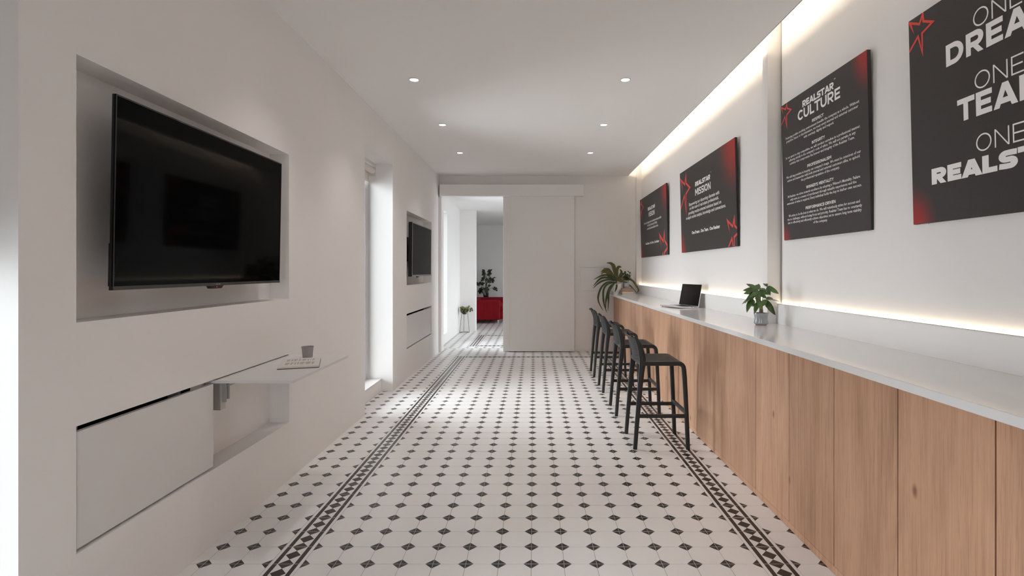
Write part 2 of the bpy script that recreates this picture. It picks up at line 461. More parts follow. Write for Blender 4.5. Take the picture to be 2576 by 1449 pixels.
# the room beyond the door has its own grid
GX2, GY2 = 0.039, 9.17
for r in range(-1, 42):
    y = GY2 + T * r
    for c in range(-20, 13):
        x = GX2 + T * c
        if y < 11.9 and x + T <= -1.66: continue
        x0 = max(0.0, -1.90 - x) if y < 11.9 else 0.0
        y0 = max(0.0, 9.10 - y)
        kind = 'plain'
        if c == -8 and 1 <= r <= 11: kind = 'long' if r not in (1, 11) else 'long'
        elif r in (1, 11) and -8 < c < 7: kind = 'cross'
        tile_into(allv, allf, allm, kind, x, y, x0, T, y0, T)
o = bpy.data.objects.new('tile', tile_mesh(allv, allf, allm, 'tile')); link(o); o.parent = floor
tag(o, kind='stuff')

# left wall
NZ0, NZ1 = 1.165, 2.090
LZ0, LZ1 = 0.368, 0.808
N1, N2 = (1.805, 3.373), (6.493, 8.070)
WTOP = 2.535
wins = [(a, b, 0.0, WTOP) for a, b in WIN]
niches = [(n[0], n[1], NZ0, NZ1) for n in (N1, N2)] + [(n[0], n[1], LZ0, LZ1) for n in (N1, N2)]
mb = MB()
wall_cells(mb, XL, NICHE_B, YB, YW, 0.0, 3.2, wins + niches)
wall_cells(mb, NICHE_B, -1.92, YB, YW, 0.0, 3.2, wins)
wl_ = mb.build('wall_left', M['wall']); tag(wl_, kind='structure')
# window sill steps, frames, glass
for wi, (a, b) in enumerate(WIN):
    mb = MB(); mb.box(-1.915, -1.703, a, b, 0.0, 0.131, 0.003, 1)
    w = mb.build('window_%d' % (wi + 1), M['wall']); tag(w, kind='structure')
    fb = MB(); z0, z1 = 0.131, WTOP; xf0, xf1 = -1.905, -1.872; t = 0.035
    fb.box(xf0, xf1, a, a + t, z0, z1); fb.box(xf0, xf1, b - t, b, z0, z1); fb.box(xf0, xf1, a + t, b - t, z0, z0 + t); fb.box(xf0, xf1, a + t, b - t, z1 - t, z1)
    fo = fb.build('window_frame', M['frame'], w)
    gb = MB(); gb.box(-1.892, -1.886, a + t, b - t, z0 + t, z1 - t); gb.build('pane', M['glass'], w)
    sb = MB(); sb.prism([(-1.915, a, 0.131), (-1.700, a, 0.131), (-1.700, a, 0.137), (-1.915, a, 0.137)], (0, b - a, 0)); sb.build('window_sill', M['panel'], w)
for a, b in WIN:   # rolled-up blind; the unseen near one is lowered to cut daylight
    t = thing('roller_blind', (-1.79, (a + b) / 2, 2.40), 'half-lowered cream roller blind lowered out of view to dim the window beside the camera' if a < 2 else 'rolled-up cream roller blind at the top of the tall middle window', 'blind')
    h = MB(); h.box(-1.83, -1.765, a + 0.004, b - 0.004, 2.505, WTOP); h.box(-1.84, -1.765, b - 0.010, b - 0.004, 2.40, 2.515); h.box(-1.84, -1.765, a + 0.004, a + 0.010, 2.40, 2.515); h.build('head_rail', M['panel'], t)
    r = MB(); r.sweep([(-1.80, a + 0.012, 2.46), (-1.80, b - 0.012, 2.46)], 0.075, 0.075, up=(0, 0, 1), n=24, power=2.0); r.build('fabric_roll', M['blind'], t, smooth=True)
    zl = 1.42 if a < 2 else 2.345
    r = MB(); r.box(-1.839, -1.836, a + 0.012, b - 0.012, zl, 2.47); r.build('hanging_fabric', M['blind'], t)
    r = MB(); r.box(-1.845, -1.830, a + 0.012, b - 0.012, zl - 0.023, zl + 0.002, 0.003, 2); r.build('bottom_bar', M['panel'], t)

# right wall, piers
mb = MB(); mb.box(XR, 2.0, YB, YW, 0.0, 3.2); tag(mb.build('wall_right', M['wall']), kind='structure')
mb = MB(); mb.box(1.675, XR + 0.01, 3.765, 3.845, 0.0, 3.2, 0.002, 1); tag(mb.build('trim_1', M['wall']), kind='structure')
mb = MB(); mb.box(1.692, XR + 0.01, 8.66, YW, 0.0, 3.2); tag(mb.build('trim_2', M['wall']), kind='structure')
# thin dark shadow gap at the end of the near wall lining
mb = MB(); mb.box(1.765, XR, YB, 3.747, 1.116, 3.125); tag(mb.build('trim_3', M['wall']), kind='structure')
mb = MB(); mb.box(1.7640, XR, 3.737, 3.7475, 1.112, 3.125); tag(mb.build('trim_8', M['edge']), kind='structure')
# far wall with doorway
mb = MB()
mb.box(-1.93, -1.530, YW, YW2, 0, 3.2); mb.box(-0.510, 2.0, YW, YW2, 0, 3.2); mb.box(-1.530, -0.510, YW, YW2, 2.62, 3.2)
tag(mb.build('wall_far', M['wall']), kind='structure')
mb = MB(); mb.box(-1.574, -1.530, 8.675, YW, 0, 2.575, 0.002, 1); tag(mb.build('trim_4', M['door']), kind='structure')
mb = MB(); mb.box(-0.510, -0.4372, 8.70, YW, 0, 2.575, 0.002, 1); tag(mb.build('trim_5', M['door']), kind='structure')
# sliding door hung from its header box
d = MB(); d.box(-0.436, 0.668, 8.675, 8.715, 0.012, 2.600, 0.002, 1)
door = d.build('door_1', M['door']); tag(door, kind='structure')
d = MB(); d.box(-0.436, -0.403, 8.668, 8.676, 0.012, 2.575, 0.001, 1); d.build('edge_strip', M['door'], door)
d = MB(); d.box(-0.400, 0.668, 8.669, 8.676, 0.012, 0.045, 0.001, 1); d.build('bottom_rail', M['door'], door)
h = MB(); h.box(-1.552, 0.812, 8.62, YW, 2.574, 2.761, 0.0015, 1); tag(h.build('trim_6', M['door']), kind='structure')
# back wall behind the camera with an unseen window added for fill daylight
mb = MB()
W3 = 0.24
mb.box(-1.93, -W3, YB - 0.12, YB, 0, 3.2); mb.box(W3, 2.0, YB - 0.12, YB, 0, 3.2); mb.box(-W3, W3, YB - 0.12, YB, 0, 0.2); mb.box(-W3, W3, YB - 0.12, YB, 2.5, 3.2)
tag(mb.build('wall_back', M['wall']), kind='structure')
mb = MB()
mb.box(-W3, W3, YB - 0.09, YB - 0.03, 0.2, 0.25); mb.box(-W3, W3, YB - 0.09, YB - 0.03, 2.45, 2.5)
for x in (-W3, W3 - 0.05): mb.box(x, x + 0.05, YB - 0.09, YB - 0.03, 0.25, 2.45)
w3 = mb.build('window_3', M['frame']); tag(w3, kind='structure')
g = MB(); g.box(-W3 + 0.05, W3 - 0.05, YB - 0.064, YB - 0.058, 0.25, 2.45); g.build('pane', M['glass'], w3)
# ceiling slab with light cove along the right wall
XC = 1.566
mb = MB(); mb.box(-1.93, XC, YB - 0.1, YW + 0.1, CE, CE + 0.022); ce = mb.build('ceiling', M['ceil']); tag(ce, kind='structure')
mb = MB(); mb.box(-1.93, 2.0, YB - 0.1, YW + 0.1, 3.125, 3.3); tag(mb.build('ceiling', M['ceil']), kind='structure')
mb = MB(); mb.box(XC - 0.001, XC + 0.004, YB, YW, CE - 0.0015, CE + 0.022); tag(mb.build('trim_7', M['bracket']), kind='structure')
t = thing('led_strip', (1.54, 3.0, CE + 0.022), 'warm white light strip hidden in the ceiling cove above the posters', 'light')
s = MB(); s.box(1.520, 1.548, YB + 0.1, YW - 0.04, CE + 0.0222, CE + 0.036); s.build('light_tape', M['strip_top'], t)
s = MB(); s.box(1.505, 1.518, YB + 0.1, YW - 0.04, CE + 0.0222, CE + 0.050); s.build('light_channel', M['alu'], t)

# room beyond
mb = MB()
hole = [(8.97, 9.93, 0.185, 2.44)]
wall_cells(mb, -1.64, -1.95, YW2, 11.62, 0, 3.0, hole)
mb.box(-3.6, -1.294, 11.62, 11.86, 0, 3.0)
mb.box(-3.6, -3.45, 11.86, 15.7, 0, 3.0)
tag(mb.build('wall_beyond_left', M['wall']), kind='structure')
mb = MB(); wall_cells(mb, 1.9, 2.05, YW2, 15.7, 0, 3.0, [(9.9, 11.0, 0.4, 2.2), (13.3, 13.9, 0.9, 2.2)]); tag(mb.build('wall_beyond_right', M['wall']), kind='structure')  # both window openings are added out of view to let daylight in
mb = MB(); mb.box(-3.6, 2.05, 15.5, 15.7, 0, 3.0); tag(mb.build('wall_beyond_far', M['wall']), kind='structure')
mb = MB(); mb.box(-3.6, 2.05, YW2, 15.7, 2.69, 2.85); tag(mb.build('ceiling', M['ceil']), kind='structure')
mb = MB(); a, b = 8.97, 9.93; z0, z1 = 0.185, 2.44; t_ = 0.03
for q in ((a, a + t_, z0, z1), (b - t_, b, z0, z1), (a + t_, b - t_, z0, z0 + t_), (a + t_, b - t_, z1 - t_, z1)): mb.box(-1.915, -1.885, *q)
w4 = mb.build('window_4', M['frame']); tag(w4, kind='structure')
mb = MB()
for q in ((9.9, 9.94, .4, 2.2), (10.96, 11.0, .4, 2.2), (10.43, 10.47, .44, 2.16), (9.94, 10.96, .4, .44), (9.94, 10.96, 2.16, 2.2)): mb.box(1.96, 2.0, *q)
w5 = mb.build('window_5', M['frame']); tag(w5, kind='structure')  # unseen window added to brighten the room beyond the door
mb = MB()
for q in ((13.3, 13.34, .9, 2.2), (13.86, 13.9, .9, 2.2), (13.34, 13.86, .9, .94), (13.34, 13.86, 2.16, 2.2)): mb.box(1.96, 2.0, *q)
w6 = mb.build('window_6', M['frame']); tag(w6, kind='structure')  # unseen window added to lift the light around the sofa
g = MB(); g.box(1.978, 1.982, 13.34, 13.86, .94, 2.16); g.build('pane', M['glass'], w6)
for a5, b5 in ((9.94, 10.43), (10.47, 10.96)):
    g = MB(); g.box(1.978, 1.982, a5, b5, .44, 2.16); g.build('pane', M['glass'], w5)
g = MB(); g.box(-1.902, -1.898, a + t_, b - t_, z0 + t_, z1 - t_); g.build('pane', M['glass'], w4)

# ------------------------------------------------------------------ bar counter
XP, XF = 1.329, 1.258
CT, CB = 0.966, 0.935
t = thing('bar_counter', (1.5, 4.3, 0.0), 'long bar counter faced with oak laminate panels along the right wall', 'counter')
mb = MB(); mb.box(XP + 0.02, XR - 0.012, -0.6, YW, 0.0, CB - 0.002); mb.build('carcass', M['black_gap'], t)
seams = [-0.6, -0.13, 0.285, 0.69, 1.10, 1.511, 1.917, 2.325, 2.734, 3.144, 4.353, 6.37, 6.80, 8.738]
for y0, y1 in zip(seams, seams[1:]):
    g = 0.0028
    mb = MB(); mb.box(XP, XP + 0.018, y0 + g, y1 - g, 0.036, CB, 0.0008, 1); mb.build('panel', M['wood'], t)
mb = MB(); mb.box(XP + 0.001, XP + 0.018, -0.6, YW - 0.002, 0.001, 0.0345, 0.0006, 1); mb.build('plinth', M['wood'], t)
mb = MB(); mb.box(XF, 1.745, -0.65, YW, CB, CT, 0.0025, 2)
ctop = mb.build('worktop', M['counter'], origin=(1.5, 4.3, CB)); tag(ctop, 'glossy white worktop running over the oak counter', 'worktop')
t = thing('upstand', (1.745, 4.3, CT), 'pale upstand between the worktop and the wall with a glowing top edge', 'upstand')
mb = MB()
for a, b in ((-0.6, 3.755), (3.855, 8.655)): mb.box(1.740, 1.7515, a, b, CT, 1.108, 0.0008, 1)
mb.build('board', M['ledge'], t)
mb = MB()
for a, b in ((-0.6, 3.755), (3.855, 8.655)): mb.box(1.7395, 1.7505, a, b, 1.1080, 1.1094)
mb.build('edge_profile', M['edge'], t)
mb = MB()
for a, b in ((-0.6, 3.750), (3.857, 8.655)): mb.box(1.7520, 1.7640, a, b, CT, 1.0985)
mb.build('light_channel', M['alu'], t)
mb = MB()
for a, b in ((-0.6, 3.750), (3.857, 8.655)): mb.box(1.7525, 1.7635, a, b, 1.0987, 1.1035)
mb.build('light_diffuser', M['strip_low'], t)

# ------------------------------------------------------------------ downlights
for i, y in enumerate((7.03, 5.68, 4.34, 2.99)):  # last row is unseen, added to brighten the near end
    for side, x in ((0, -0.99), (1, 0.757)):
        lab = '%s recessed round downlight of the %s ceiling row' % ({0: 'farthest small', 1: 'middle', 2: 'third and largest', 3: 'added out-of-frame nearest'}[i], 'right' if side else 'left')
        t = thing('downlight', (x, y, CE), lab, 'light', group='recessed ceiling downlights' )
        m = MB(); m.lathe([(0.033, -0.001), (0.036, -0.005), (0.044, -0.004), (0.045, 0.0)], (x, y, CE), 32); m.build('trim_ring', M['panel'], t, smooth=True)
        m = MB(); m.lathe([(0.0, -0.0035), (0.034, -0.0025)], (x, y, CE), 32); m.build('lens', M['lens'], t)
        ld = bpy.data.lights.new('downlight_beam', 'SPOT'); ld.energy = DOWN_W; ld.spot_size = math.radians(98); ld.spot_blend = 1.0; ld.shadow_soft_size = 0.05; ld.color = (1.0, 0.95, 0.90)
        lo = bpy.data.objects.new('downlight_beam', ld); link(lo); lo.parent = t; lo.location = (0, 0, -0.03)

# ------------------------------------------------------------------ televisions
def tv(loc_y0, loc_y1, z0, z1, xt, xb, thick, label, silver, name='television'):
    yc = (loc_y0 + loc_y1) / 2
    t = thing(name, (xb, yc, z0), label, 'television')
    def P(y, f, d): # f 0 bottom..1 top, d depth behind the face
        return (xb + (xt - xb) * f - d, y, z0 + (z1 - z0) * f)
    H = z1 - z0
    bz = 0.006 / H if not silver else 0.012 / H
    by = 0.004 if not silver else 0.010
    # body shell
    m = MB(); m.prism([P(loc_y0, 0, 0.002), P(loc_y1, 0, 0.002), P(loc_y1, 0, thick), P(loc_y0, 0, thick)], Vector(P(0, 1, 0)) - Vector(P(0, 0, 0)))
    m.build('casing', M['tvblack'], t)
    # lower deeper housing
    m = MB(); f1 = 0.24 if not silver else 0.75; RD = 0.007 if not silver else 0.02
    a, b = (loc_y0 + 0.004, loc_y1 - 0.02) if not silver else (loc_y0 + 0.12, loc_y1 - 0.12)
    q = [P(a, 0.02, thick - 0.002), P(b, 0.02, thick - 0.002), P(b, 0.02, thick + RD), P(a, 0.02, thick + RD)]
    m.prism(q, (Vector(P(0, f1, 0)) - Vector(P(0, 0.02, 0)))); m.build('rear_housing', M['tvblack'], t)
    # screen glass
    m = MB(); sb = (0.014 if not silver else 0.020) / H
    q = [P(loc_y0 + by, sb, 0.0), P(loc_y1 - by, sb, 0.0), P(loc_y1 - by, 1 - bz, 0.0), P(loc_y0 + by, 1 - bz, 0.0)]
    m.prism(q, (-0.0025, 0, 0)); m.build('screen', M['screen'], t)
    # bezel
    m = MB()
    def bar(ya, yb, fa, fb, d=-0.0012):
        m.prism([P(ya, fa, d), P(yb, fa, d), P(yb, fb, d), P(ya, fb, d)], (-0.006, 0, 0))
    bar(loc_y0, loc_y1, 0, sb, -0.0025)
    bm_ = mat('dark_bezel', (0.022, 0.021, 0.020), 0.3, var=0.04) if not silver else M['silver']
    m.build('bezel', bm_, t)
    m = MB(); bar(loc_y0, loc_y1, 1 - bz, 1); bar(loc_y0, loc_y0 + by, sb, 1 - bz); bar(loc_y1 - by, loc_y1, sb, 1 - bz)
    m.build('bezel', M['tvblack'] if not silver else M['silver'], t)
    # receiver lip under the middle
    m = MB(); w = 0.055
    c = yc - (0.0 if not silver else 0.25)
    m.prism([P(c - w, 0.0, -0.002), P(c + w, 0.0, -0.002), (P(0, 0, -0.001)[0], c + w * 0.72, z0 - 0.014), (P(0, 0, -0.001)[0], c - w * 0.72, z0 - 0.014)], (-0.02, 0, 0)); sens = m.build('sensor', M['tvblack'], t)
    m = MB(); m.box(xb + 0.0008, xb + 0.0026, c - 0.003, c + 0.001, z0 - 0.009, z0 - 0.005); m.build('standby_light', M['red_led'], sens)
    if not silver:
        m = MB(); vs_, fs_ = text_mesh('TECEH', 0.02, 1); xa, xb_ = min(p.x for p in vs_), max(p.x for p in vs_)
        bv = [m.bm.verts.new((xb + 0.0046, yc + 0.026 - (p.x - xa) / (xb_ - xa) * 0.040, z0 + 0.004 + p.y * 0.008)) for p in vs_]
        for f in fs_: m.bm.faces.new([bv[i] for i in f])
        m.build('maker_mark', M['silver'], t)
    # wall arm
    m = MB(); m.box(NICHE_B, xb - thick + 0.004, yc - 0.2, yc + 0.2, z0 + 0.30, z0 + 0.42); m.box(NICHE_B, NICHE_B + 0.02, yc - 0.25, yc + 0.25, z0 + 0.2, z0 + 0.52); m.build('wall_mount', M['tvblack'], t)
    return t
tv1 = tv(1.923, 3.184, 1.272, 1.993, -1.531, -1.544, 0.014, 'large black television in the near wall niche', False)
tv2 = tv(6.62, 7.83, 1.270, 1.961, -1.530, -1.536, 0.050, 'smaller-looking television with silver rim in the far wall niche', True)

# ------------------------------------------------------------------ text
CAPH = {}
def cap_height(offset):
    if offset not in CAPH:
        v, _ = text_mesh('H', offset); CAPH[offset] = max(p.y for p in v) - min(p.y for p in v)
    return CAPH[offset]
def lay_text(mb, body, u_c, v0, width, cap, P, d=-0.0012, offset=0.0, left=None):
    vs, fs = text_mesh(body, offset, 2 if cap > 0.03 else 1)
    x0, x1 = min(p.x for p in vs), max(p.x for p in vs)
    sx = width / (x1 - x0); sy = cap / cap_height(offset)
    u0 = (u_c - width / 2) if left is None else left
    bv = [mb.bm.verts.new(P(u0 + (p.x - x0) * sx, v0 + p.y * sy, d)) for p in vs]
    for f in fs:
        try: mb.bm.faces.new([bv[i] for i in f]).material_index = mb.mi
        except ValueError: pass
def arc(cx, cy, rx, ry, a0, a1, n=14):
    return [(cx + rx * math.cos(math.radians(a0 + (a1 - a0) * i / n)), cy + ry * math.sin(math.radians(a0 + (a1 - a0) * i / n))) for i in range(n + 1)]
def glyph(ch, W, t):
    '''centre-line strokes of a geometric capital in a box W x 1, stroke t'''
    h = t / 2; r_, u_ = W - h, 1 - h; m = 0.5
    if ch == 'O': return [arc(W / 2, .5, W / 2 - h, .5 - h, 0, 360, 36)]
    if ch == 'C': return [arc(.5, .5, .5 - h, .5 - h, 42, 318, 28)]
    if ch == 'E': return [[(h, 0), (h, 1)], [(h, u_), (W, u_)], [(h, m), (W * .93, m)], [(h, h), (W, h)]]
    if ch == 'L': return [[(h, 0), (h, 1)], [(h, h), (W, h)]]
    if ch == 'T': return [[(0, u_), (W, u_)], [(W / 2, 0), (W / 2, 1 - t * .5)]]
    if ch == 'I': return [[(h, 0), (h, 1)]]
    if ch == 'N': return [[(h, 0), (h, 1)], [(r_, 0), (r_, 1)], ('D', (h, 1), (r_, 0))]
    if ch == 'M': return [[(h, 0), (h, 1)], [(r_, 0), (r_, 1)], ('D', (h, 1), (W / 2, .28)), ('D', (r_, 1), (W / 2, .28))]
    if ch == 'A': return [('D', (W / 2, 1), (h * 1.05, 0)), ('D', (W / 2, 1), (W - h * 1.05, 0)), [(W * .24, .27), (W * .76, .27)]]
    if ch == 'V': return [('D', (h * 1.05, 1), (W / 2, 0)), ('D', (W - h * 1.05, 1), (W / 2, 0))]
    if ch == 'U': return [[(h, 1), (h, .42)] + arc(W / 2, .42, W / 2 - h, .42 - h, 180, 360, 16) + [(r_, .42), (r_, 1)]]
    if ch == 'D': return [[(h, 0), (h, 1)], [(h, u_), (W - .5, u_)] + arc(W - .5, .5, .5 - h, .5 - h, 90, -90, 18) + [(h, h)]]
    if ch == 'R': return [[(h, 0), (h, 1)], [(h, u_), (W - .34, u_)] + arc(W - .34, .66, .34 - h, .34 - h, 90, -90, 14) + [(h, .32 + h)], ('D', (W * .52, .36), (W - h * 1.1, 0))]
    if ch == 'P': return [[(h, 0), (h, 1)], [(h, u_), (W - .32, u_)] + arc(W - .32, .66, .32 - h, .34 - h, 90, -90, 12) + [(h, .32 + h)]]
    if ch == 'F': return [[(h, 0), (h, 1)], [(h, u_), (W, u_)], [(h, .47), (W * .92, .47)]]
    if ch == 'G': return [arc(.5, .5, .5 - h, .5 - h, 42, 330, 24), [(.56, .44), (.93, .44)], [(.93 - h, .1), (.93 - h, .5)]]
    if ch == 'Y': return [('D', (h * 1.05, 1), (W / 2, .42)), ('D', (W - h * 1.05, 1), (W / 2, .42)), [(W / 2, 0), (W / 2, .46)]]
    if ch == 'W': return [('D', (h * 1.05, 1), (W * .27, 0)), ('D', (W / 2, 1), (W * .27, 0)), ('D', (W / 2, 1), (W * .73, 0)), ('D', (W - h * 1.05, 1), (W * .73, 0))]
    if ch == "'": return [[(h, .68), (h, 1)]]
    if ch == '-': return [[(.04, .42), (W - .04, .42)]]
    if ch == 'S':
        rr = (1 + t) / 4 - h
        cy1, cy0 = 1 - h - rr, h + rr; xl, xr = h + rr * .9, W - h - rr * .9
        return [[(W * .96, u_ - .02), (xr, u_), (xl, u_)] + arc(xl, cy1, rr * .9, rr, 90, 270, 12) + [(xr, m)] + arc(xr, cy0, rr * .9, rr, 90, -90, 12) + [(xl, h), (W * .02, h + .03)]]
    return []
GW = {'I': 0, 'E': .74, 'L': .68, 'T': .86, 'O': 1.04, 'C': .88, 'N': .92, 'M': 1.08, 'A': 1.02, 'V': 1.0, 'U': .88, 'D': .92, 'R': .84, 'S': .80, 'P': .80, 'F': .72, 'G': .96, 'Y': .98, 'W': 1.46, "'": .2, '-': .40, ' ': .38}
def lay_caps(mb, body, uc, v0, width, cap, P, t=.2, gap=.14, d=-0.0012):
    ws = [t if c == 'I' else GW[c] for c in body]
    total = sum(ws) + gap * (len(ws) - 1) - (0.06 * sum(1 for a, b in zip(body, body[1:]) if 'A' in (a, b) or 'T' in (a, b)))
    sx = width / total; x = uc - width / 2
    for i, ch in enumerate(body):
        W = ws[i]; lay = 0.0
        for st in glyph(ch, W, t):
            if isinstance(st, tuple):
                (xa, ya), (xb, yb) = st[1], st[2]; q = t * .54
                polys = [[(xa - q, ya), (xa + q, ya), (xb + q, yb), (xb - q, yb)]]
            else:
                L_, R_ = [], []
                n = len(st); closed = math.dist(st[0], st[-1]) < 1e-6
                for k in range(n):
                    a_ = st[k - 1] if k else (st[-2] if closed else None); b_ = st[k + 1] if k < n - 1 else (st[1] if closed else None)
                    d0 = Vector((st[k][0] - a_[0], st[k][1] - a_[1])).normalized() if a_ and math.dist(a_, st[k]) > 1e-9 else None
                    d1 = Vector((b_[0] - st[k][0], b_[1] - st[k][1])).normalized() if b_ and math.dist(b_, st[k]) > 1e-9 else None
                    d0 = d0 or d1; d1 = d1 or d0
                    n0, n1 = Vector((-d0.y, d0.x)), Vector((-d1.y, d1.x)); mm = (n0 + n1)
                    mm = mm.normalized() if mm.length > 1e-6 else n0
                    s_ = mm * (t / 2 / max(.5, mm.dot(n0))); p_ = Vector(st[k]); L_.append(p_ + s_); R_.append(p_ - s_)
                polys = [[tuple(L_[k]), tuple(L_[k + 1]), tuple(R_[k + 1]), tuple(R_[k])] for k in range(n - 1)]
            for po in polys:
                mb.face([P(x + px_ * sx, v0 + py_ * cap, d - lay) for px_, py_ in po])
            lay += 0.0002
        x += (W + gap) * sx
        if i < len(body) - 1 and ('A' in body[i:i + 2] or 'T' in body[i:i + 2]): x -= 0.06 * sx
STAR = [(.034, .124), (-.004, .197), (.0665, .160), (.094, .205), (.097, .158), (.159, .126), (.088, .102), (.085, 0), (.056, .093), (-.005, .042), (-.05, .005)]
def lay_star(mb, u0, v0, su, sv, P, umin, umax, vmin, vmax, wid=0.0105):
    pts = [Vector((x, y)) for x, y in STAR]; n = len(pts); cen = Vector((.07, .12))
    L, R = [], []
    for i, p in enumerate(pts):
        d0 = (pts[i] - pts[i - 1]).normalized() if i > 0 else None; d1 = (pts[i + 1] - pts[i]).normalized() if i < n - 1 else None
        if d0 is None: d0 = d1
        if d1 is None: d1 = d0
        n0 = Vector((-d0.y, d0.x)); n1 = Vector((-d1.y, d1.x)); m = n0 + n1
        if m.length < 1e-4: m = n0
        m.normalize(); k = 1 / max(0.28, m.dot(n0)); w = wid * (0.05 if i == 0 else 1.0)
        s = m * w * k
        # outline grows to the inside so the points stay where they are
        q = p - s
        L.append(p); R.append(q)
    for i in range(n - 1):
        poly = [L[i], L[i + 1], R[i + 1], R[i]]
        poly = [(u0 + q.x * su, v0 + q.y * sv) for q in poly]
        for ax, lim, less in ((0, umin, False), (0, umax, True), (1, vmin, False), (1, vmax, True)):
            if poly: poly = clip(poly, ax, lim, less)
        if len(poly) >= 3: mb.face([P(a, b, -0.0009) for a, b in poly])

def poster(yfar, ynear, label, glows, texts, stars, name='canvas_poster'):
    zb, zt = 1.556, 2.493; xb, xt = 1.752, 1.729; D = 0.020
    W = yfar - ynear
    root = thing(name, (1.76, (yfar + ynear) / 2, zb), label, 'poster')
    off = OFF[root.name]
    def P(u, v, d): return (xb + (xt - xb) * (v - zb) / (zt - zb) + d, yfar - u, v)
    m = MB()
    m.prism([P(0, zb, 0), P(W, zb, 0), P(W, zb, D), P(0, zb, D)], Vector(P(0, zt, 0)) - Vector(P(0, zb, 0)))
    bmesh.ops.bevel(m.bm, geom=m.bm.edges[:], offset=0.0015, segments=1, affect='EDGES')
    m.build('canvas', M['poster_edge'], root)
    pm = poster_mat('charcoal_print', [(yfar - u - off.y, v - off.z, ru, rv) for u, v, ru, rv in glows])
    m = MB(); m.face([P(0.001, zb + 0.001, -0.0004), P(W - 0.001, zb + 0.001, -0.0004), P(W - 0.001, zt - 0.001, -0.0004), P(0.001, zt - 0.001, -0.0004)])
    m.build('print', pm, root)
    for nm, lines in texts:
        for (body, uc, v0, w, cap, offs) in lines:
            m = MB()
            if offs >= 10: lay_caps(m, body, uc, v0, w, cap, P, t=offs - 10, gap=(.20 if offs < 10.12 else .12 if body != 'REALSTAR' else .06))
            else: lay_text(m, body, uc, v0, w, cap, P, offset=offs)
            m.build(nm, M['letter'], root)
    for (u0, v0, su, sv) in stars:
        m = MB(); lay_star(m, u0, v0, su, sv, P, 0.001, W - 0.001, zb + 0.001, zt - 0.001); m.build('star', M['red_ink'], root)
    # wall clips
    for u in (0.06, W - 0.06):
        m = MB(); m.box(P(0, zb, D)[0] - 0.012, XR - 0.010, yfar - u - 0.02, yfar - u + 0.02, zb - 0.004, zb + 0.03); m.build('wall_clip', M['panel'], root)
    for u in (0.3, W - 0.3):
        m = MB(); m.box(P(0, zt, D)[0] - 0.001, XR - 0.0105, yfar - u - 0.02, yfar - u + 0.02, zt - 0.07, zt - 0.04); m.build('wall_clip', M['panel'], root)
    return root
B1, B2 = 0.022, 0.035
# vision
c = 0.845
poster(8.55, 6.86, 'small-looking dark poster headed VISION, farthest along the wall', [(1.69, 2.49, 0.42, 0.48), (0.0, 1.55, 0.22, 0.33)],
       [('title_lettering', [('REALSTAR', 0.805, 2.253, 0.47, 0.048, 10.25), ('VISION', 0.805, 2.156, 0.40, 0.070, 10.2), ('TM', 1.06, 2.308, 0.022, 0.010, 0.0)]),
        ('body_lettering', [('To be the leading prime real estate service provider', 0.825, 2.066, 1.14, 0.033, 0.010), ('for luxury homes by offering', 0.825, 2.020, 0.63, 0.033, 0.010), ('unmatched personalised service.', 0.845, 1.970, 0.72, 0.033, 0.010)]),
        ('tagline_lettering', [('One Dream . One Team . One Realstar', 0.80, 1.747, 0.875, 0.034, 0.03)])],
       [(-0.033, 2.113, 1.9, 1.85), (1.245, 1.250, 3.25, 3.2)])
poster(6.215, 4.513, 'dark poster headed MISSION above the laptop, with two red stars', [(1.70, 2.49, 0.50, 0.55), (0.0, 1.55, 0.24, 0.33)],
       [('title_lettering', [('REALSTAR', 0.815, 2.246, 0.48, 0.048, 10.25), ('MISSION', 0.815, 2.149, 0.49, 0.072, 10.2), ('TM', 1.075, 2.305, 0.022, 0.010, 0.0)]),
        ('body_lettering', [('Empowering our discerning clientele with', 0.816, 2.066, 0.958, 0.034, 0.010), ('an elite team of real estate professionals,', 0.816, 2.021, 0.917, 0.034, 0.010), ('providing results-oriented solutions based on', 0.825, 1.972, 1.03, 0.034, 0.010), ('in-depth market analysis, knowledge and connections.', 0.835, 1.924, 1.234, 0.034, 0.010)]),
        ('tagline_lettering', [('One Dream . One Team . One Realstar', 0.857, 1.747, 0.875, 0.034, 0.03)])],
       [(0.0236, 1.961, 2.43, 2.43), (1.467, 1.4266, 2.0, 2.0)])
def cu_(a, b): return 3.67 - (a + b) / 2
L = []
for head, hb, hw, lines in (
    ('RESPECT', 2.269, .130, [('Fostering positive working environment benefits the company as a whole. Without', .815), ('prejudice, biases or discrimination, we treat every internal and external customer', .795), ('with courtesy, dignity and respect.', .340)]),
    ('INTEGRITY', 2.135, .147, [('In our quest to stay competitive, we will conduct ourselves in a professional manner,', .823), ("adhering strictly to the company's code of ethics. We will not partake in any", .739), ('activities that compromise the honour and integrity of the Realstar Team.', .720)]),
    ('PROFESSIONALISM', 2.001, .269, [("We will stay prudent in keeping our company's image. We must be conscious of our", .823), ('actions and mannerism with both internal and external customers alike, to uphold', .800), ('the professional reputation of the company.', .430)]),
    ("WINNER'S MENTALITY", 1.869, .308, [("At Realstar, we strive towards excellence by adopting a Winner's Mentality. Failure", .800), ('only serve as a means of enrichment through valuable experiences and the', .734), ('awareness of what is required. Every individual holds the key to his/her own success.', .823)]),
    ('PERFORMANCE-DRIVEN', 1.737, .334, [('We strive to be the best at what we do. We will relentlessly strive for success and', .784), ('rise to challenges, without losing focus and priority. Realstar Team has to constantly', .820), ('aim to effectively and efficiently achieve objectives set to ensure long term viability', .810), ('of the company.', .158)])):
    L.append((head, hb, hw, lines))
heads = [(h, 0.468, b, w, 0.0185, 10.2) for h, b, w, _ in L]
body = [(s, 0.468, b - 0.0265 - 0.0235 * i, w, 0.0162, 0.008) for _, b, _, ls in L for i, (s, w) in enumerate(ls)]
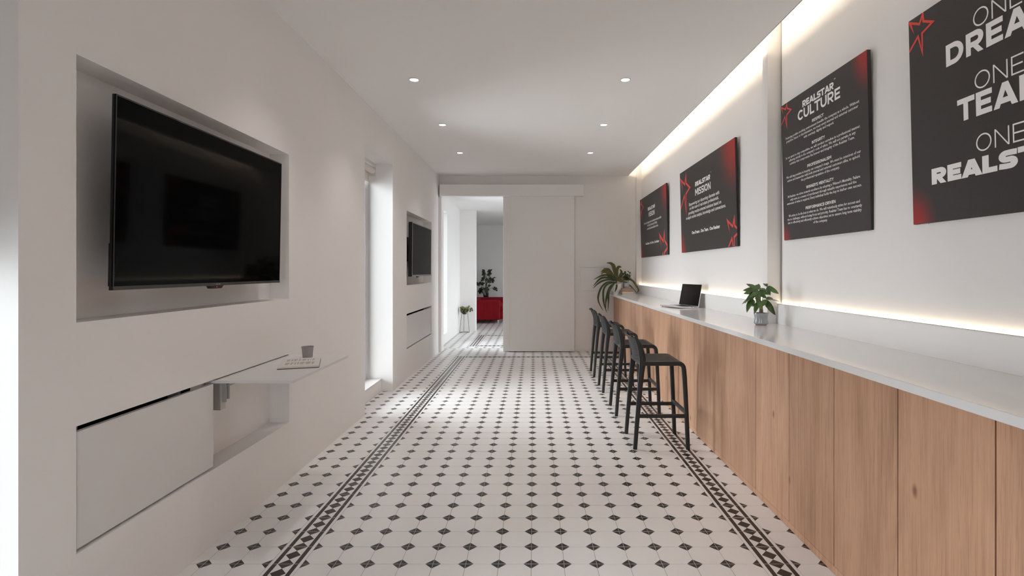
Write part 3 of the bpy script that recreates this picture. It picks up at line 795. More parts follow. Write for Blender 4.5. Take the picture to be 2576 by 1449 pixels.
poster(3.672, 2.724, 'square dark poster headed CULTURE, full of small centred text', [(0.948, 2.50, 0.17, 0.26), (0.0, 1.55, 0.13, 0.15)],
       [('title_lettering', [('REALSTAR', 0.468, 2.395, 0.352, 0.041, 10.25), ('CULTURE', 0.468, 2.323, 0.476, 0.064, 10.2), ('TM', 0.655, 2.443, 0.018, 0.008, 0.0)]), ('heading_lettering', heads), ('body_lettering', body)],
       [(0.0, 2.310, 0.97, 0.93)])
def cap3(w, cap): return w, cap
poster(2.422, 1.475, 'dark poster nearest the camera with a huge white capital slogan', [(0.0, 1.55, 0.17, 0.22)],
       [('slogan_lettering', [('ONE', 0.457, 2.296, 0.208, 0.070, 10.085), ('DREAM', 0.457, 2.199, 0.486, 0.090, 10.235), ('ONE', 0.457, 2.053, 0.208, 0.069, 10.085), ('TEAM', 0.457, 1.951, 0.382, 0.091, 10.235),
                              ('ONE', 0.457, 1.809, 0.208, 0.069, 10.085), ('REALSTAR', 0.457, 1.720, 0.676, 0.069, 10.30)])],
       [(0.0, 2.297, 1.0, 1.0)])

# ------------------------------------------------------------------ niche cupboards
t = thing('cabinet', (-1.60, N1[0] + 0.4, LZ0), 'closed white flap door of the low niche cabinet below the large television', 'cabinet')
m = MB(); m.box(-1.600, -1.581, N1[0] + 0.010, 2.588, 0.379, 0.786, 0.0008, 1); m.build('door', M['panel'], t)
for y in (1.872, 2.425):
    m = MB(); m.box(-1.693, -1.655, y, y + 0.028, 0.626, 0.800); blk = m.build('mounting_block', M['block'], t)
    m = MB(); m.box(-1.655, -1.649, y + 0.004, y + 0.024, 0.66, 0.790); m.build('hinge', M['bracket'], blk)
m = MB(); m.box(-1.6985, -1.693, N1[0] + 0.003, 2.585, LZ0 + 0.003, LZ1 - 0.003); m.build('lining', M['black_gap'], t)
t = thing('fold_out_table', (-1.60, 3.0, 0.787), 'white fold-out table leaf carrying the booklet and the cup', 'table')
m = MB(); m.box(-1.640, -1.190, 2.591, 3.370, 0.787, 0.802, 0.001, 1); m.build('tabletop', M['panel'], t)
m = MB(); m.box(-1.697, -1.612, 2.70, 2.744, 0.626, 0.785); blk = m.build('mounting_block', M['block'], t)
m = MB(); m.box(-1.612, -1.606, 2.712, 2.742, 0.665, 0.786); m.box(-1.606, -1.590, 2.712, 2.716, 0.665, 0.786); m.box(-1.606, -1.590, 2.740, 2.744, 0.675, 0.786); m.build('hinge', M['bracket'], blk)
m = MB(); m.sweep([(-1.596, 2.728, 0.745), (-1.50, 2.728, 0.783)], 0.016, 0.010, n=8, power=6); m.box(-1.52, -1.40, 2.718, 2.738, 0.7815, 0.786); m.build('support_arm', M['bracket'], t)
t = thing('cabinet', (-1.60, 7.28, LZ0), 'closed white two-door cabinet low in the wall below the far television', 'cabinet')
for a, b in ((N2[0] + 0.004, 7.279), (7.283, N2[1] - 0.030)):
    m = MB(); m.box(-1.600, -1.580, a, b, 0.384, 0.780, 0.0008, 1); m.build('door', M['panel'], t)
m = MB(); m.box(-1.6985, -1.693, N2[0] + 0.003, N2[1] - 0.003, LZ0 + 0.003, LZ1 - 0.003); m.build('lining', M['black_gap'], t)

# electrical cupboard in the far wall
t = thing('wall_cupboard', (1.10, YW, 0.987), 'shallow white two-door service cupboard on the far wall behind the fern', 'cupboard')
m = MB(); a, b, z0, z1, w = 0.751, 1.443, 0.987, 1.426, 0.022
for q in ((a, a + w, z0, z1), (b - w, b, z0, z1), (a + w, b - w, z0, z0 + w), (a + w, b - w, z1 - w, z1)): m.box(q[0], q[1], YW - 0.010, YW + 0.0, q[2], q[3], 0.001, 1)
m.build('surround', M['door'], t)
for x0, x1 in ((a + w + 0.004, 1.092), (1.096, b - w - 0.004)):
    m = MB(); m.box(x0, x1, YW - 0.006, YW, z0 + w + 0.004, z1 - w - 0.004, 0.001, 1); m.build('door', M['door'], t)

# ------------------------------------------------------------------ booklet and cup on the table leaf
t = thing('booklet', (-1.36, 3.03, 0.802), 'open booklet with lines of print lying on the fold-out table', 'book')
FL = Vector((-1.405, 2.872, 0.802)); ax = Vector((0.202, 0.064, 0)); ay = Vector((-0.0985, 0.268, 0))
def Q(u, v, z): p = FL + ax * u + ay * v; return (p.x, p.y, 0.802 + z)
m = MB(); m.prism([Q(-.005, -.005, 0), Q(1.005, -.005, 0), Q(1.005, 1.005, 0), Q(-.005, 1.005, 0)], (0, 0, 0.004)); m.build('cover', M['cover'], t)
m = MB()
n = 8
for i in range(n):
    u0, u1 = i / n, (i + 1) / n
    h0, h1 = 0.0125 + 0.002 * math.sin(u0 * PI), 0.0125 + 0.002 * math.sin(u1 * PI)
    m.prism([Q(u0, 0, 0.004), Q(u1, 0, 0.004), Q(u1, 0, h1), Q(u0, 0, h0)], ay)
bmesh.ops.remove_doubles(m.bm, verts=m.bm.verts[:], dist=1e-5)
m.build('pages', M['paper'], t)
m = MB(); rnd = random.Random(3); u = 0.14; g = 0
groups = [4, 2, 4, 3, 5, 2, 1, 3]
groups2 = [5, 3, 2, 2, 5, 6, 3]
for vv0, gs, ln in ((0.17, groups2, 0.30), (0.60, groups, 0.26)):
    u = 0.15
    for gcount in gs:
        for k in range(gcount):
            l_ = ln * (0.6 if k == gcount - 1 and gcount > 2 else rnd.uniform(0.88, 1.0))
            z = 0.0127 + 0.002 * math.sin(u * PI) + 0.0003
            v1 = vv0 + ln
            m.face([Q(u, v1 - l_, z), Q(u + 0.009, v1 - l_, z), Q(u + 0.009, v1, z), Q(u, v1, z)]); u += 0.021
        u += 0.030
m.build('printed_text', M['ink'], t)
m = MB(); m.lathe([(0.0, 0.004), (0.0275, 0.004), (0.0345, 0.062), (0.0365, 0.064), (0.0372, 0.0665), (0.036, 0.068), (0.0345, 0.0665), (0.0355, 0.062), (0.0345, 0.0600), (0.0285, 0.0), (0.0, 0.0)], (0, 0, 0), 40)
cup = m.build('cup', M['cup'], origin=(0, 0, 0), smooth=True, angle=60); cup.location = (-1.417, 3.285, 0.802); tag(cup, 'small grey paper cup on the fold-out table behind the booklet', 'cup')

# ------------------------------------------------------------------ bar stools
def perforated(mb, nu, nv, F, hole=0.55):
    grid = [[mb.bm.verts.new(F(i / nu, j / nv)) for j in range(nv + 1)] for i in range(nu + 1)]
    for i in range(nu):
        for j in range(nv):
            c = [grid[i][j], grid[i + 1][j], grid[i + 1][j + 1], grid[i][j + 1]]
            cen = sum((v.co for v in c), Vector()) / 4
            h = [mb.bm.verts.new(cen + (v.co - cen) * hole) for v in c]
            for k in range(4):
                mb.bm.faces.new((c[k], c[(k + 1) % 4], h[(k + 1) % 4], h[k]))
def make_stool(cx, cy, label, group):
    t = thing('bar_stool', (cx, cy, 0), label, 'stool', group)
    S = lambda x, y, z: (cx + x, cy + y, z)
    for s in (-1, 1):
        # rear leg that runs on up as backrest post
        pr = [(-0.200, 0.190, 0.0), (-0.188, 0.188, 0.16), (-0.176, 0.186, 0.30), (-0.163, 0.184, 0.45), (-0.150, 0.182, 0.58), (-0.142, 0.180, 0.64), (-0.142, 0.178, 0.68), (-0.150, 0.177, 0.73), (-0.164, 0.176, 0.78), (-0.184, 0.175, 0.825), (-0.200, 0.174, 0.847)]
        wy = [0.024, 0.025, 0.026, 0.027, 0.028, 0.030, 0.030, 0.028, 0.026, 0.022, 0.012]
        wx = [0.030, 0.032, 0.035, 0.038, 0.043, 0.048, 0.050, 0.046, 0.038, 0.026, 0.012]
        m = MB(); m.sweep([S(x, s * y, z) for x, y, z in pr], wy, wx, up=(0, 1, 0), n=12, power=3.2); m.build('leg', M['stool'], t, smooth=True, angle=50)
        pf = [(0.198, 0.190, 0.0), (0.190, 0.188, 0.20), (0.181, 0.186, 0.40), (0.174, 0.184, 0.54), (0.1695, 0.182, 0.598), (0.1665, 0.1815, 0.618), (0.1585, 0.181, 0.6325), (0.146, 0.180, 0.6415), (0.130, 0.180, 0.6445), (0.100, 0.180, 0.6445)]
        wf = [0.026, 0.027, 0.028, 0.029, 0.031, 0.032, 0.032, 0.032, 0.032, 0.032]; wx = [0.030, 0.032, 0.033, 0.034, 0.034, 0.034, 0.033, 0.033, 0.033, 0.033]
        m = MB(); m.sweep([S(x, s * y, z) for x, y, z in pf], wf, wx, up=(0, 1, 0), n=12, power=3.2); m.build('leg', M['stool'], t, smooth=True, angle=50)
        m = MB(); m.sweep([S(-0.180, s * 0.186, 0.252), S(-0.165, s * 0.186, 0.249), S(0.168, s * 0.186, 0.249), S(0.188, s * 0.186, 0.252)], [0.022] * 4, [0.040, 0.028, 0.028, 0.040], up=(0, 1, 0), n=8, power=4); m.build('footrest', M['stool'], t, smooth=True)
    m = MB(); m.sweep([S(0.186, -0.180, 0.272), S(0.186, 0.180, 0.272)], 0.024, 0.030, up=(1, 0, 0), n=8, power=4); m.build('footrest', M['stool'], t, smooth=True)
    # seat: rim + perforated panel
    m = MB()
    for s in (-1, 1): m.box(cx - 0.150, cx + 0.128, cy + s * 0.196, cy + s * 0.162, 0.628, 0.6605, 0.004, 2)
    m.box(cx - 0.165, cx - 0.140, cy - 0.165, cy + 0.165, 0.628, 0.657, 0.004, 2)
    # rolled front edge
    pts = [(0.120, 0.6602), (0.130, 0.6600), (0.151, 0.6562), (0.1685, 0.6450), (0.1805, 0.6270), (0.1845, 0.6060), (0.1845, 0.600), (0.1740, 0.600), (0.1660, 0.6220), (0.1520, 0.6370), (0.130, 0.6440), (0.120, 0.6440)]
    m.prism([S(x, -0.172, z) for x, z in pts], (0, 0.344, 0))
    for s in (-1, 1): m.sweep([S(-0.14, s * 0.120, 0.640), S(0.15, s * 0.120, 0.640)], 0.008, 0.022, up=(0, 1, 0), n=6)
    perforated(m, 30, 34, lambda u, v: S(-0.145 + 0.272 * u, -0.164 + 0.328 * v, 0.6595 - 0.006 * (1 - (2 * v - 1) ** 2) * math.sin(PI * min(1, u * 1.1))))
    seat = m.build('seat', M['stool'], t)
    # backrest panel
    def FB(u, v):
        # u across -1..1, v bottom..top
        y = (u - 0.5) * 0.336; e = 1 - (2 * u - 1) ** 2
        zb = 0.668 - 0.022 * e; zt = 0.845 - 0.008 * e
        z = zb + (zt - zb) * v
        xs = [(0.64, -0.150), (0.68, -0.150), (0.73, -0.158), (0.78, -0.172), (0.825, -0.192), (0.85, -0.208)]
        x = xs[0][1]
        for (z0, x0), (z1, x1) in zip(xs, xs[1:]):
            if z >= z0: x = x0 + (x1 - x0) * min(1, (z - z0) / (z1 - z0))
        return S(x - 0.026 * e, y, z)
    m = MB(); perforated(m, 34, 20, FB)
    path = [FB(i / 16, 1.0) for i in range(1, 16)]
    m.sweep([(p[0] - 0.004, p[1], p[2]) for p in path], 0.010, 0.020, up=(0, 0, 1), n=10, power=2.2)
    path = [FB(i / 16, 0.0) for i in range(17)]
    m.sweep(path, 0.010, 0.008, up=(0, 0, 1), n=6, power=2)
    bk = m.build('backrest', M['stool'], t, smooth=True, angle=50)
    for o in (seat, bk):
        md = o.modifiers.new('thickness', 'SOLIDIFY'); md.thickness = 0.003; md.offset = -1
    return t
def copy_tree(o, parent=None):
    c = o.copy(); link(c)
    if parent is not None: c.parent = parent
    OFF[c.name] = OFF.get(o.name, Vector())
    for ch in list(o.children): copy_tree(ch, c)
    return c
SG = 'black stools along the counter'
slabs = ['black plastic bar stool with perforated seat, nearest of the row', 'black plastic bar stool, second nearest of the row at the counter', 'black plastic bar stool, third from the front of the row', 'black plastic bar stool, farthest of the row near the fern']
ys = [4.140, 5.040, 5.965, 6.830]
st0 = make_stool(0.962, ys[0], slabs[0], SG)
for y, lb in zip(ys[1:], slabs[1:]):
    c = copy_tree(st0); c.location = (0.962, y, 0); c['label'] = lb

# ------------------------------------------------------------------ laptop
t = thing('laptop', (1.5, 5.45, CT), 'open silver laptop with a black screen on the worktop', 'laptop')
F0 = Vector((1.448, 5.25, CT)); dd = Vector((0.950, 0.312, 0)); ww = Vector((-0.312, 0.950, 0))
def LP(u, v, z): p = F0 + ww * u + dd * v; return Vector((p.x, p.y, CT + z))
Wd, Dp = 0.345, 0.235
m = MB(); zz = 0.0015; hh = 0.0145
m.prism([LP(0, 0, zz + 0.004), LP(Wd, 0, zz + 0.004), LP(Wd, Dp, zz), LP(0, Dp, zz)], (0, 0, hh - 0.003)); bmesh.ops.bevel(m.bm, geom=m.bm.edges[:], offset=0.002, segments=2, affect='EDGES'); lbase = m.build('base', M['alu'], t)
for (u, v) in ((0.02, 0.02), (Wd - 0.02, 0.02), (0.02, Dp - 0.02), (Wd - 0.02, Dp - 0.02)):
    p = LP(u, v, 0); m = MB(); m.lathe([(0.0, 0.0), (0.005, 0.0), (0.005, 0.004), (0, 0.004)], p, 12); m.build('foot', M['keys'], lbase)
m = MB()
for r in range(6):
    for k in range(14):
        u0 = 0.036 + k * 0.0196; v0 = 0.105 + r * 0.0175
        za = 0.0166 - 0.004 * ((v0) / Dp) + 0.001
        m.prism([LP(u0, v0, za - 0.0006), LP(u0 + 0.017, v0, za - 0.0006), LP(u0 + 0.017, v0 + 0.0150, za - 0.0009), LP(u0, v0 + 0.0150, za - 0.0009)], (0, 0, 0.0012))
o = m.build('key', M['keys'], lbase); o['kind'] = 'stuff'
m = MB(); m.prism([LP(0.105, 0.008, 0.0150), LP(0.240, 0.008, 0.0150), LP(0.240, 0.090, 0.0136), LP(0.105, 0.090, 0.0136)], (0, 0, 0.0013)); m.build('touchpad', M['alu'], lbase)
tilt = Vector((dd.x * 0.046, dd.y * 0.046, 0.226))
def LS(u, f, d): return LP(u, Dp - 0.004, 0.012) + tilt * f + (dd * 0.98 + Vector((0, 0, -0.2))) * d
m = MB(); m.prism([LS(0, 0, 0), LS(Wd, 0, 0), LS(Wd, 0, 0.006), LS(0, 0, 0.006)], tilt); bmesh.ops.bevel(m.bm, geom=m.bm.edges[:], offset=0.0015, segments=2, affect='EDGES'); lid = m.build('lid', M['alu'], t)
m = MB(); m.prism([LS(0.004, 0.03, -0.0006), LS(Wd - 0.004, 0.03, -0.0006), LS(Wd - 0.004, 0.985, -0.0006), LS(0.004, 0.985, -0.0006)], (dd * 0.0012)); m.build('screen', mat('laptop_screen', (0.008, 0.006, 0.006), 0.12, 0.35, var=0.05), lid)
m = MB(); m.sweep([LP(0.03, Dp - 0.003, 0.012), LP(Wd - 0.03, Dp - 0.003, 0.012)], 0.010, 0.010, up=(0, 0, 1), n=10, power=2); m.build('hinge', M['keys'], t)
for v in (0.150, 0.185, 0.208):
    m = MB(); m.prism([LP(-0.0003, v, 0.008), LP(-0.0003, v + 0.010, 0.008), LP(-0.0003, v + 0.010, 0.012), LP(-0.0003, v, 0.012)], (0.001, 0.0, 0)); m.build('port', M['keys'], lbase)

# ------------------------------------------------------------------ books + plants on the counter
def book(x0, x1, y0, y1, z0, z1, cover, rot, label):
    t = thing('book', ((x0 + x1) / 2, (y0 + y1) / 2, z0), label, 'book', None)
    c = Vector(((x0 + x1) / 2, (y0 + y1) / 2, 0)); R = Matrix.Rotation(rot, 3, 'Z')
    def B(m, a, b, cc, d, e, f, bv=0.0):
        n0 = len(m.bm.verts); m.box(a, b, cc, d, e, f, bv)
        m.bm.verts.ensure_lookup_table()
        for v in list(m.bm.verts)[n0:]:
            q = R @ (Vector((v.co.x, v.co.y, 0)) - c) + c; v.co.x, v.co.y = q.x, q.y
    m = MB(); B(m, x0, x1, y0, y1, z0, z0 + 0.003); B(m, x0, x1, y0, y1, z1 - 0.003, z1); B(m, x0, x1, y0 - 0.002, y0 + 0.002, z0, z1, 0.0012); m.build('cover', cover, t)
    m = MB(); B(m, x0 + 0.004, x1 - 0.004, y0 + 0.003, y1 - 0.004, z0 + 0.003, z1 - 0.003); m.build('pages', M['paper'], t)
    return t
book(1.412, 1.632, 8.40, 8.57, CT, CT + 0.019, M['pinkish'], 0.0, 'pale book at the bottom of the stack by the fern')
book(1.412, 1.606, 8.40, 8.57, CT + 0.0195, CT + 0.039, M['pot_white'], 0.01, 'cream book in the middle of the stack by the fern')
book(1.414, 1.588, 8.405, 8.57, CT + 0.0395, CT + 0.094, M['tan'], -0.01, 'thick tan book on top of the stack by the fern')

def leaf_mesh(name, length, width, bend=0.25, fold=0.12, n=7, m_=None):
    vs, fs = [], []
    for i in range(n + 1):
        t = i / n; w = width * (math.sin(PI * t ** 0.8)) ** 0.8 * 0.5 + 0.0005
        x = length * t; z = -bend * length * t * t
        for k in (-1, -0.5, 0, 0.5, 1): vs.append((x, w * k, z + fold * abs(w * k) * 2 + 0.004 * math.sin(9 * t) * k))
    for i in range(n):
        for k in range(4):
            a = i * 5 + k; fs.append((a, a + 1, a + 6, a + 5))
    me = bpy.data.meshes.new(name); me.from_pydata(vs, [], fs); me.materials.append(m_); me.update()
    me.polygons.foreach_set('use_smooth', [True] * len(me.polygons)); return me
def orient(direction, up=(0, 0, 1), roll=0.0):
    x = Vector(direction).normalized(); u = Vector(up); z = u - x * u.dot(x)
    if z.length < 1e-3: z = Vector((0, 1, 0)) - x * x.y
    z.normalize(); y = z.cross(x)
    R = Matrix((x, y, z)).transposed() @ Matrix.Rotation(roll, 3, 'X')
    return R.to_euler()
def leaf_obj(me, parent, base, direction, scale=1.0, roll=0.0, up=(0, 0, 1), name='leaf', wscale=None):
    o = bpy.data.objects.new(name, me); link(o); o.parent = parent
    o.location = Vector(base) - OFF[parent.name]; o.rotation_euler = orient(direction, up, roll); o.scale = (scale, wscale or scale, scale)
    return o

# money tree on the near worktop
def px(x, y, Y): return Vector(((x - 1343) * Y / 1320, Y, EYE + (681 - y) * Y / 1320))
PY = 3.66
pc = px(1914.5, 0, PY); pc = Vector((pc.x, PY, CT))
t = thing('potted_plant', pc, 'bushy green money tree in a grey glazed pot on the worktop', 'plant')
m = MB(); m.lathe([(0.0, 0.004), (0.038, 0.004), (0.046, 0.010), (0.0475, 0.018), (0.0435, 0.035), (0.0425, 0.050), (0.0455, 0.068), (0.049, 0.083), (0.0485, 0.085), (0.046, 0.084), (0.041, 0.060), (0.0, 0.060)], pc, 40); pot_ = m.build('pot', M['pot_grey'], t, smooth=True, angle=60)
m = MB(); m.lathe([(0.0, 0.0), (0.034, 0.0), (0.036, 0.004), (0.0, 0.0045)], pc, 32); m.build('pot_foot', M['terracotta'], pot_, smooth=True)
m = MB(); rr = random.Random(5)
m.lathe([(0.0, 0.083), (0.025, 0.082), (0.044, 0.076)], pc, 20)
for v in m.bm.verts: v.co.z += rr.uniform(-0.003, 0.003)
m.build('soil', M['soil'], t)
m = MB(); path = [pc + Vector((0, 0, 0.07)), pc + Vector((0.001, 0, 0.10)), pc + Vector((0.0, 0.002, 0.13)), pc + Vector((0.002, 0, 0.155))]
m.sweep(path, [0.030, 0.026, 0.024, 0.020], [0.030, 0.026, 0.024, 0.020], up=(0, 1, 0), n=12, power=2); m.build('trunk', M['bark'], t, smooth=True)
lm = leaf_mesh('leaf', 1.0, 0.42, 0.22, 0.10, 8, M['leaf'])
def zp(x, y, dy=0.0): return px(1860 + x / 5.175, 560 + y / 5.175, PY + dy)
whorls = [((240, 875), -0.02, [((105, 820), -.03), ((78, 912), -.04), ((68, 958), .03), ((214, 800), .03), ((267, 792), .04), ((335, 862), -.03), ((140, 905), -.05), ((245, 1060), -.06), ((130, 1040), -.05), ((180, 990), -.07)]),
          ((170, 985), 0.01, [((38, 1062), .0), ((95, 1162), -.03), ((142, 1110), .03), ((190, 1095), -.04), ((70, 1050), -.04)]),
          ((255, 1020), -0.02, [((200, 1178), -.04), ((275, 1135), -.06), ((225, 1110), .04), ((320, 1110), .02)]),
          ((250, 895), 0.01, [((385, 950), -.04), ((380, 900), .03), ((330, 1000), -.05)]),
          ((365, 832), 0.02, [((476, 876), .0), ((497, 948), -.03), ((386, 945), -.04), ((308, 798), .0), ((338, 792), .04), ((420, 850), .05)]),
          ((350, 1005), 0.0, [((432, 1216), -.04), ((540, 1036), -.01), ((455, 990), .05), ((290, 1112), -.05), ((300, 1010), .03), ((370, 1130), .03)])]
m = MB(); top = pc + Vector((0.002, 0, 0.152))
for (w, dy, leaves) in whorls:
    b = zp(*w, dy); mid = (top + b) / 2 + Vector((0, 0, 0.012))
    m.sweep([top, mid, b], 0.005, 0.005, up=(0, 1, 0), n=6, power=2)
m.build('branch', M['stem'], t, smooth=True)
for (w, dy, leaves) in whorls:
    b = zp(*w, dy)
    for (tp, d2) in leaves:
        e = zp(*tp, dy + d2); v = e - b; L_ = v.length
        v2 = v + Vector((0, 0, 0.20 * L_))
        leaf_obj(lm, t, b, v2, L_, roll=rr.uniform(-0.7, 0.7), up=(rr.uniform(-.4, 0), -0.9, 0.8), wscale=L_ * (0.85 if L_ > 0.08 else 1.0))

# fern in a footed white bowl
FY = 8.45; fc = Vector((1.320, FY, CT))
t = thing('potted_fern', fc, 'trailing fern with drooping fronds in a footed white pot at the counter end', 'plant')
m = MB(); m.lathe([(0.0, 0.0), (0.044, 0.0), (0.045, 0.035), (0.048, 0.045), (0.070, 0.065), (0.083, 0.090), (0.088, 0.130), (0.089, 0.170), (0.086, 0.172), (0.083, 0.150), (0.0, 0.150)], fc, 40); m.build('pot', M['pot_white'], t, smooth=True, angle=50)
m = MB(); m.lathe([(0.0, 0.160), (0.084, 0.155)], fc, 20); m.build('soil', M['soil'], t)
def fz(x, y, dy): return px(1470 + x / 8.522, 630 + y / 8.522, FY + dy)
def bez(pts, n):
    P = [Vector(p) for p in pts]; out = []
    for i in range(n + 1):
        s = i / n * (len(P) - 1); k = min(int(s), len(P) - 2); f = s - k
        p0, p1, p2, p3 = P[max(k - 1, 0)], P[k], P[k + 1], P[min(k + 2, len(P) - 1)]
        out.append(0.5 * ((2 * p1) + (p2 - p0) * f + (2 * p0 - 5 * p1 + 4 * p2 - p3) * f * f + (3 * p1 - p0 - 3 * p2 + p3) * f ** 3))
    return out
def frond(pts, width, mt, root, tw=0.0):
    n = max(14, int(len(pts) * 9)); C = bez(pts, n); m = MB()
    for i in range(n):
        p, q = C[i], C[i + 1]; tdir = (q - p)
        if tdir.length < 1e-6: continue
        tdir = tdir.normalized()
        view = Vector((-0.25 + tw, -1, 0.35)).normalized(); side = tdir.cross(view).normalized(); nrm = side.cross(tdir)
        f = (i + 0.5) / n; w = width * 0.5 * min(1, 0.45 + 2.2 * f) * min(1, (1 - f) * 2.6 + 0.12)
        for s in (-1, 1):
            a = p; b = q; c = q + side * s * w + tdir * w * 0.35 - nrm * w * 0.30; d = p + side * s * w * 0.72 - nrm * w * 0.22
            m.face([a, b, c, d])
    return m.build('frond', mt, root)
OL, DK = M['frond_light'], M['frond_dark']
FR = [([(700, 650, 0), (640, 430, .02), (585, 285, .03), (478, 268, .0)], .050, OL), ([(700, 660, .03), (560, 450, .05), (500, 400, .05), (405, 385, .05)], .042, OL),
      ([(690, 660, .02), (560, 500, .02), (430, 420, .03), (355, 470, .0)], .042, OL), ([(690, 660, .0), (540, 520, .0), (430, 460, .0), (358, 512, -.02)], .040, OL),
      ([(710, 640, .03), (660, 430, .06), (625, 310, .08), (560, 275, .08)], .050, OL), ([(720, 650, .0), (700, 450, .02), (735, 350, .02), (795, 362, .0)], .046, OL),
      ([(710, 650, .04), (690, 520, .06), (700, 400, .08), (715, 335, .09)], .050, OL),
      ([(720, 650, .0), (770, 520, .0), (795, 455, .0), (760, 400, .0)], .040, OL), ([(720, 660, 0), (790, 540, .07), (885, 470, .12)], .036, OL),
      ([(650, 640, -.02), (570, 550, -.03), (400, 530, -.04), (200, 625, -.05)], .036, DK), ([(650, 650, -.03), (520, 585, -.04), (350, 600, -.05), (195, 758, -.06)], .040, DK),
      ([(650, 650, -.05), (500, 625, -.06), (330, 680, -.07), (188, 812, -.08)], .036, DK), ([(660, 680, -.04), (500, 680, -.08), (380, 770, -.10), (305, 940, -.12), (305, 1100, -.12), (402, 1292, -.12)], .034, DK),
      ([(655, 690, -.06), (500, 720, -.09), (415, 830, -.11), (405, 1010, -.12), (430, 1180, -.12), (487, 1335, -.12)], .034, DK), ([(660, 690, -.07), (560, 770, -.11), (500, 900, -.13), (460, 1100, -.14), (458, 1290, -.14)], .036, DK),
      ([(670, 690, -.07), (600, 760, -.11), (525, 900, -.14), (515, 1100, -.15), (507, 1300, -.15)], .034, DK), ([(675, 680, -.06), (692, 770, -.11), (655, 892, -.12)], .032, DK),
      ([(740, 660, -.04), (800, 640, -.08), (870, 678, -.10)], .034, OL), ([(740, 660, .05), (880, 620, .13), (1010, 630, .13), (1100, 730, .12), (1160, 850, .10), (1120, 905, .08)], .034, OL),
      ([(740, 670, .08), (880, 680, .13), (1000, 770, .14), (1115, 905, .13)], .026, OL), ([(640, 640, -.05), (560, 560, -.06), (520, 545, -.07), (500, 560, -.07)], .040, DK),
      ([(700, 670, -.06), (650, 600, -.08), (600, 560, -.09)], .050, DK), ([(740, 640, -.05), (800, 590, -.09), (850, 600, -.10)], .034, OL)]
for pts, w, mt in FR: frond([fz(*p) for p in pts], w, mt, t)
m = MB()
for a in range(10): m.sweep([fc + Vector((0.03 * math.cos(a), 0.03 * math.sin(a), 0.15)), fc + Vector((0.012 * math.cos(a * 2), 0.012 * math.sin(a), 0.20))], 0.006, 0.006, up=(0, 1, 0.1), n=5, power=2)
m.build('crown', M['stem'], t)

# little plant on the book stack
sc_ = Vector((1.490, 8.47, CT + 0.094))
t = thing('potted_plant', sc_, 'small leafy plant in a grey faceted pot on the book stack', 'plant')
m = MB(); m.lathe([(0.0, 0.0), (0.044, 0.0), (0.045, 0.010), (0.052, 0.022), (0.054, 0.055), (0.053, 0.090), (0.049, 0.091), (0.046, 0.070), (0.0, 0.070)], sc_, 8); pot_ = m.build('pot', M['pot_grey'], t)
m = MB(); m.box(sc_.x - 0.036, sc_.x + 0.012, sc_.y - 0.0530, sc_.y - 0.0505, sc_.z + 0.036, sc_.z + 0.080, 0.001, 1); m.build('pot_label', M['silver'], pot_)
m = MB(); m.box(sc_.x - 0.030, sc_.x + 0.006, sc_.y - 0.0536, sc_.y - 0.0529, sc_.z + 0.050, sc_.z + 0.066); m.build('pot_label_print', M['pot_grey'], pot_)
m = MB(); m.lathe([(0.0, 0.080), (0.047, 0.080)], sc_, 8); m.build('soil', M['soil'], t)
lm2 = leaf_mesh('leaf', 1.0, 0.46, 0.15, 0.15, 5, M['leaf'])
rr = random.Random(11); m = MB(); tips = []
for k in range(9):
    a = k * 2.4; r = 0.015 + 0.012 * (k % 3); b = sc_ + Vector((r * math.cos(a), r * math.sin(a), 0.075)); e = sc_ + Vector((0.052 * math.cos(a) * rr.uniform(.5, 1.2), 0.045 * math.sin(a), rr.uniform(0.17, 0.25)))
    m.sweep([b, (b + e) / 2 + Vector((0.004, 0, 0.004)), e], 0.005, 0.005, up=(0, 1, 0), n=5, power=2); tips.append((b, e, a))
m.build('stem', M['bark'], t)
for b, e, a in tips:
    for q in range(8):
        f = 0.35 + 0.65 * (q / 7); p = b + (e - b) * f; an = a + q * 2.2 + rr.uniform(-.3, .3)
        leaf_obj(lm2, t, p, (math.cos(an), math.sin(an) * 0.7, rr.uniform(0.2, 0.9)), rr.uniform(0.050, 0.072), roll=rr.uniform(-.5, .5))

# ------------------------------------------------------------------ room beyond: stand, pothos, sofa, monstera
t = thing('plant_stand', (-1.51, 11.42, 0), 'thin black wire plant stand in the corner of the room beyond the door', 'stand')
A, B_, C_ = Vector((-1.605, 11.33, 0.006)), Vector((-1.404, 11.41, 0.006)), Vector((-1.545, 11.56, 0.006))
cc = Vector((-1.51, 11.425, 0.455)); m = MB()
for p, q in ((A, B_), (B_, C_), (C_, A)): m.sweep([p, q], 0.008, 0.008, up=(0, 0, 1), n=6, power=2)
m.build('base_ring', M['wire'], t)
for p in (A, B_, C_):
    d_ = (p - cc); d_.z = 0; d_.normalize(); m = MB(); m.sweep([p, cc + d_ * 0.068], 0.008, 0.008, up=(0, 1, 0), n=6, power=2); m.build('leg', M['wire'], t)
m = MB(); m.sweep([cc + Vector((0.070 * math.cos(i * PI / 12), 0.070 * math.sin(i * PI / 12), 0)) for i in range(25)], 0.008, 0.008, up=(0, 0, 1), n=6, power=2); m.build('pot_ring', M['wire'], t)
pb = Vector((-1.51, 11.425, 0.392))
t = thing('potted_plant', pb, 'variegated trailing plant in a black bowl on the wire stand', 'plant')
m = MB(); m.lathe([(0.0, 0.0), (0.035, 0.004), (0.055, 0.03), (0.064, 0.07), (0.065, 0.115), (0.061, 0.115), (0.055, 0.08), (0.0, 0.08)], pb, 28); m.build('pot', M['pot_black'], t, smooth=True, angle=60)
rr = random.Random(21)
lm3 = leaf_mesh('leaf', 1.0, 0.8, 0.3, 0.1, 4, M['leaf_var'])
m = MB()
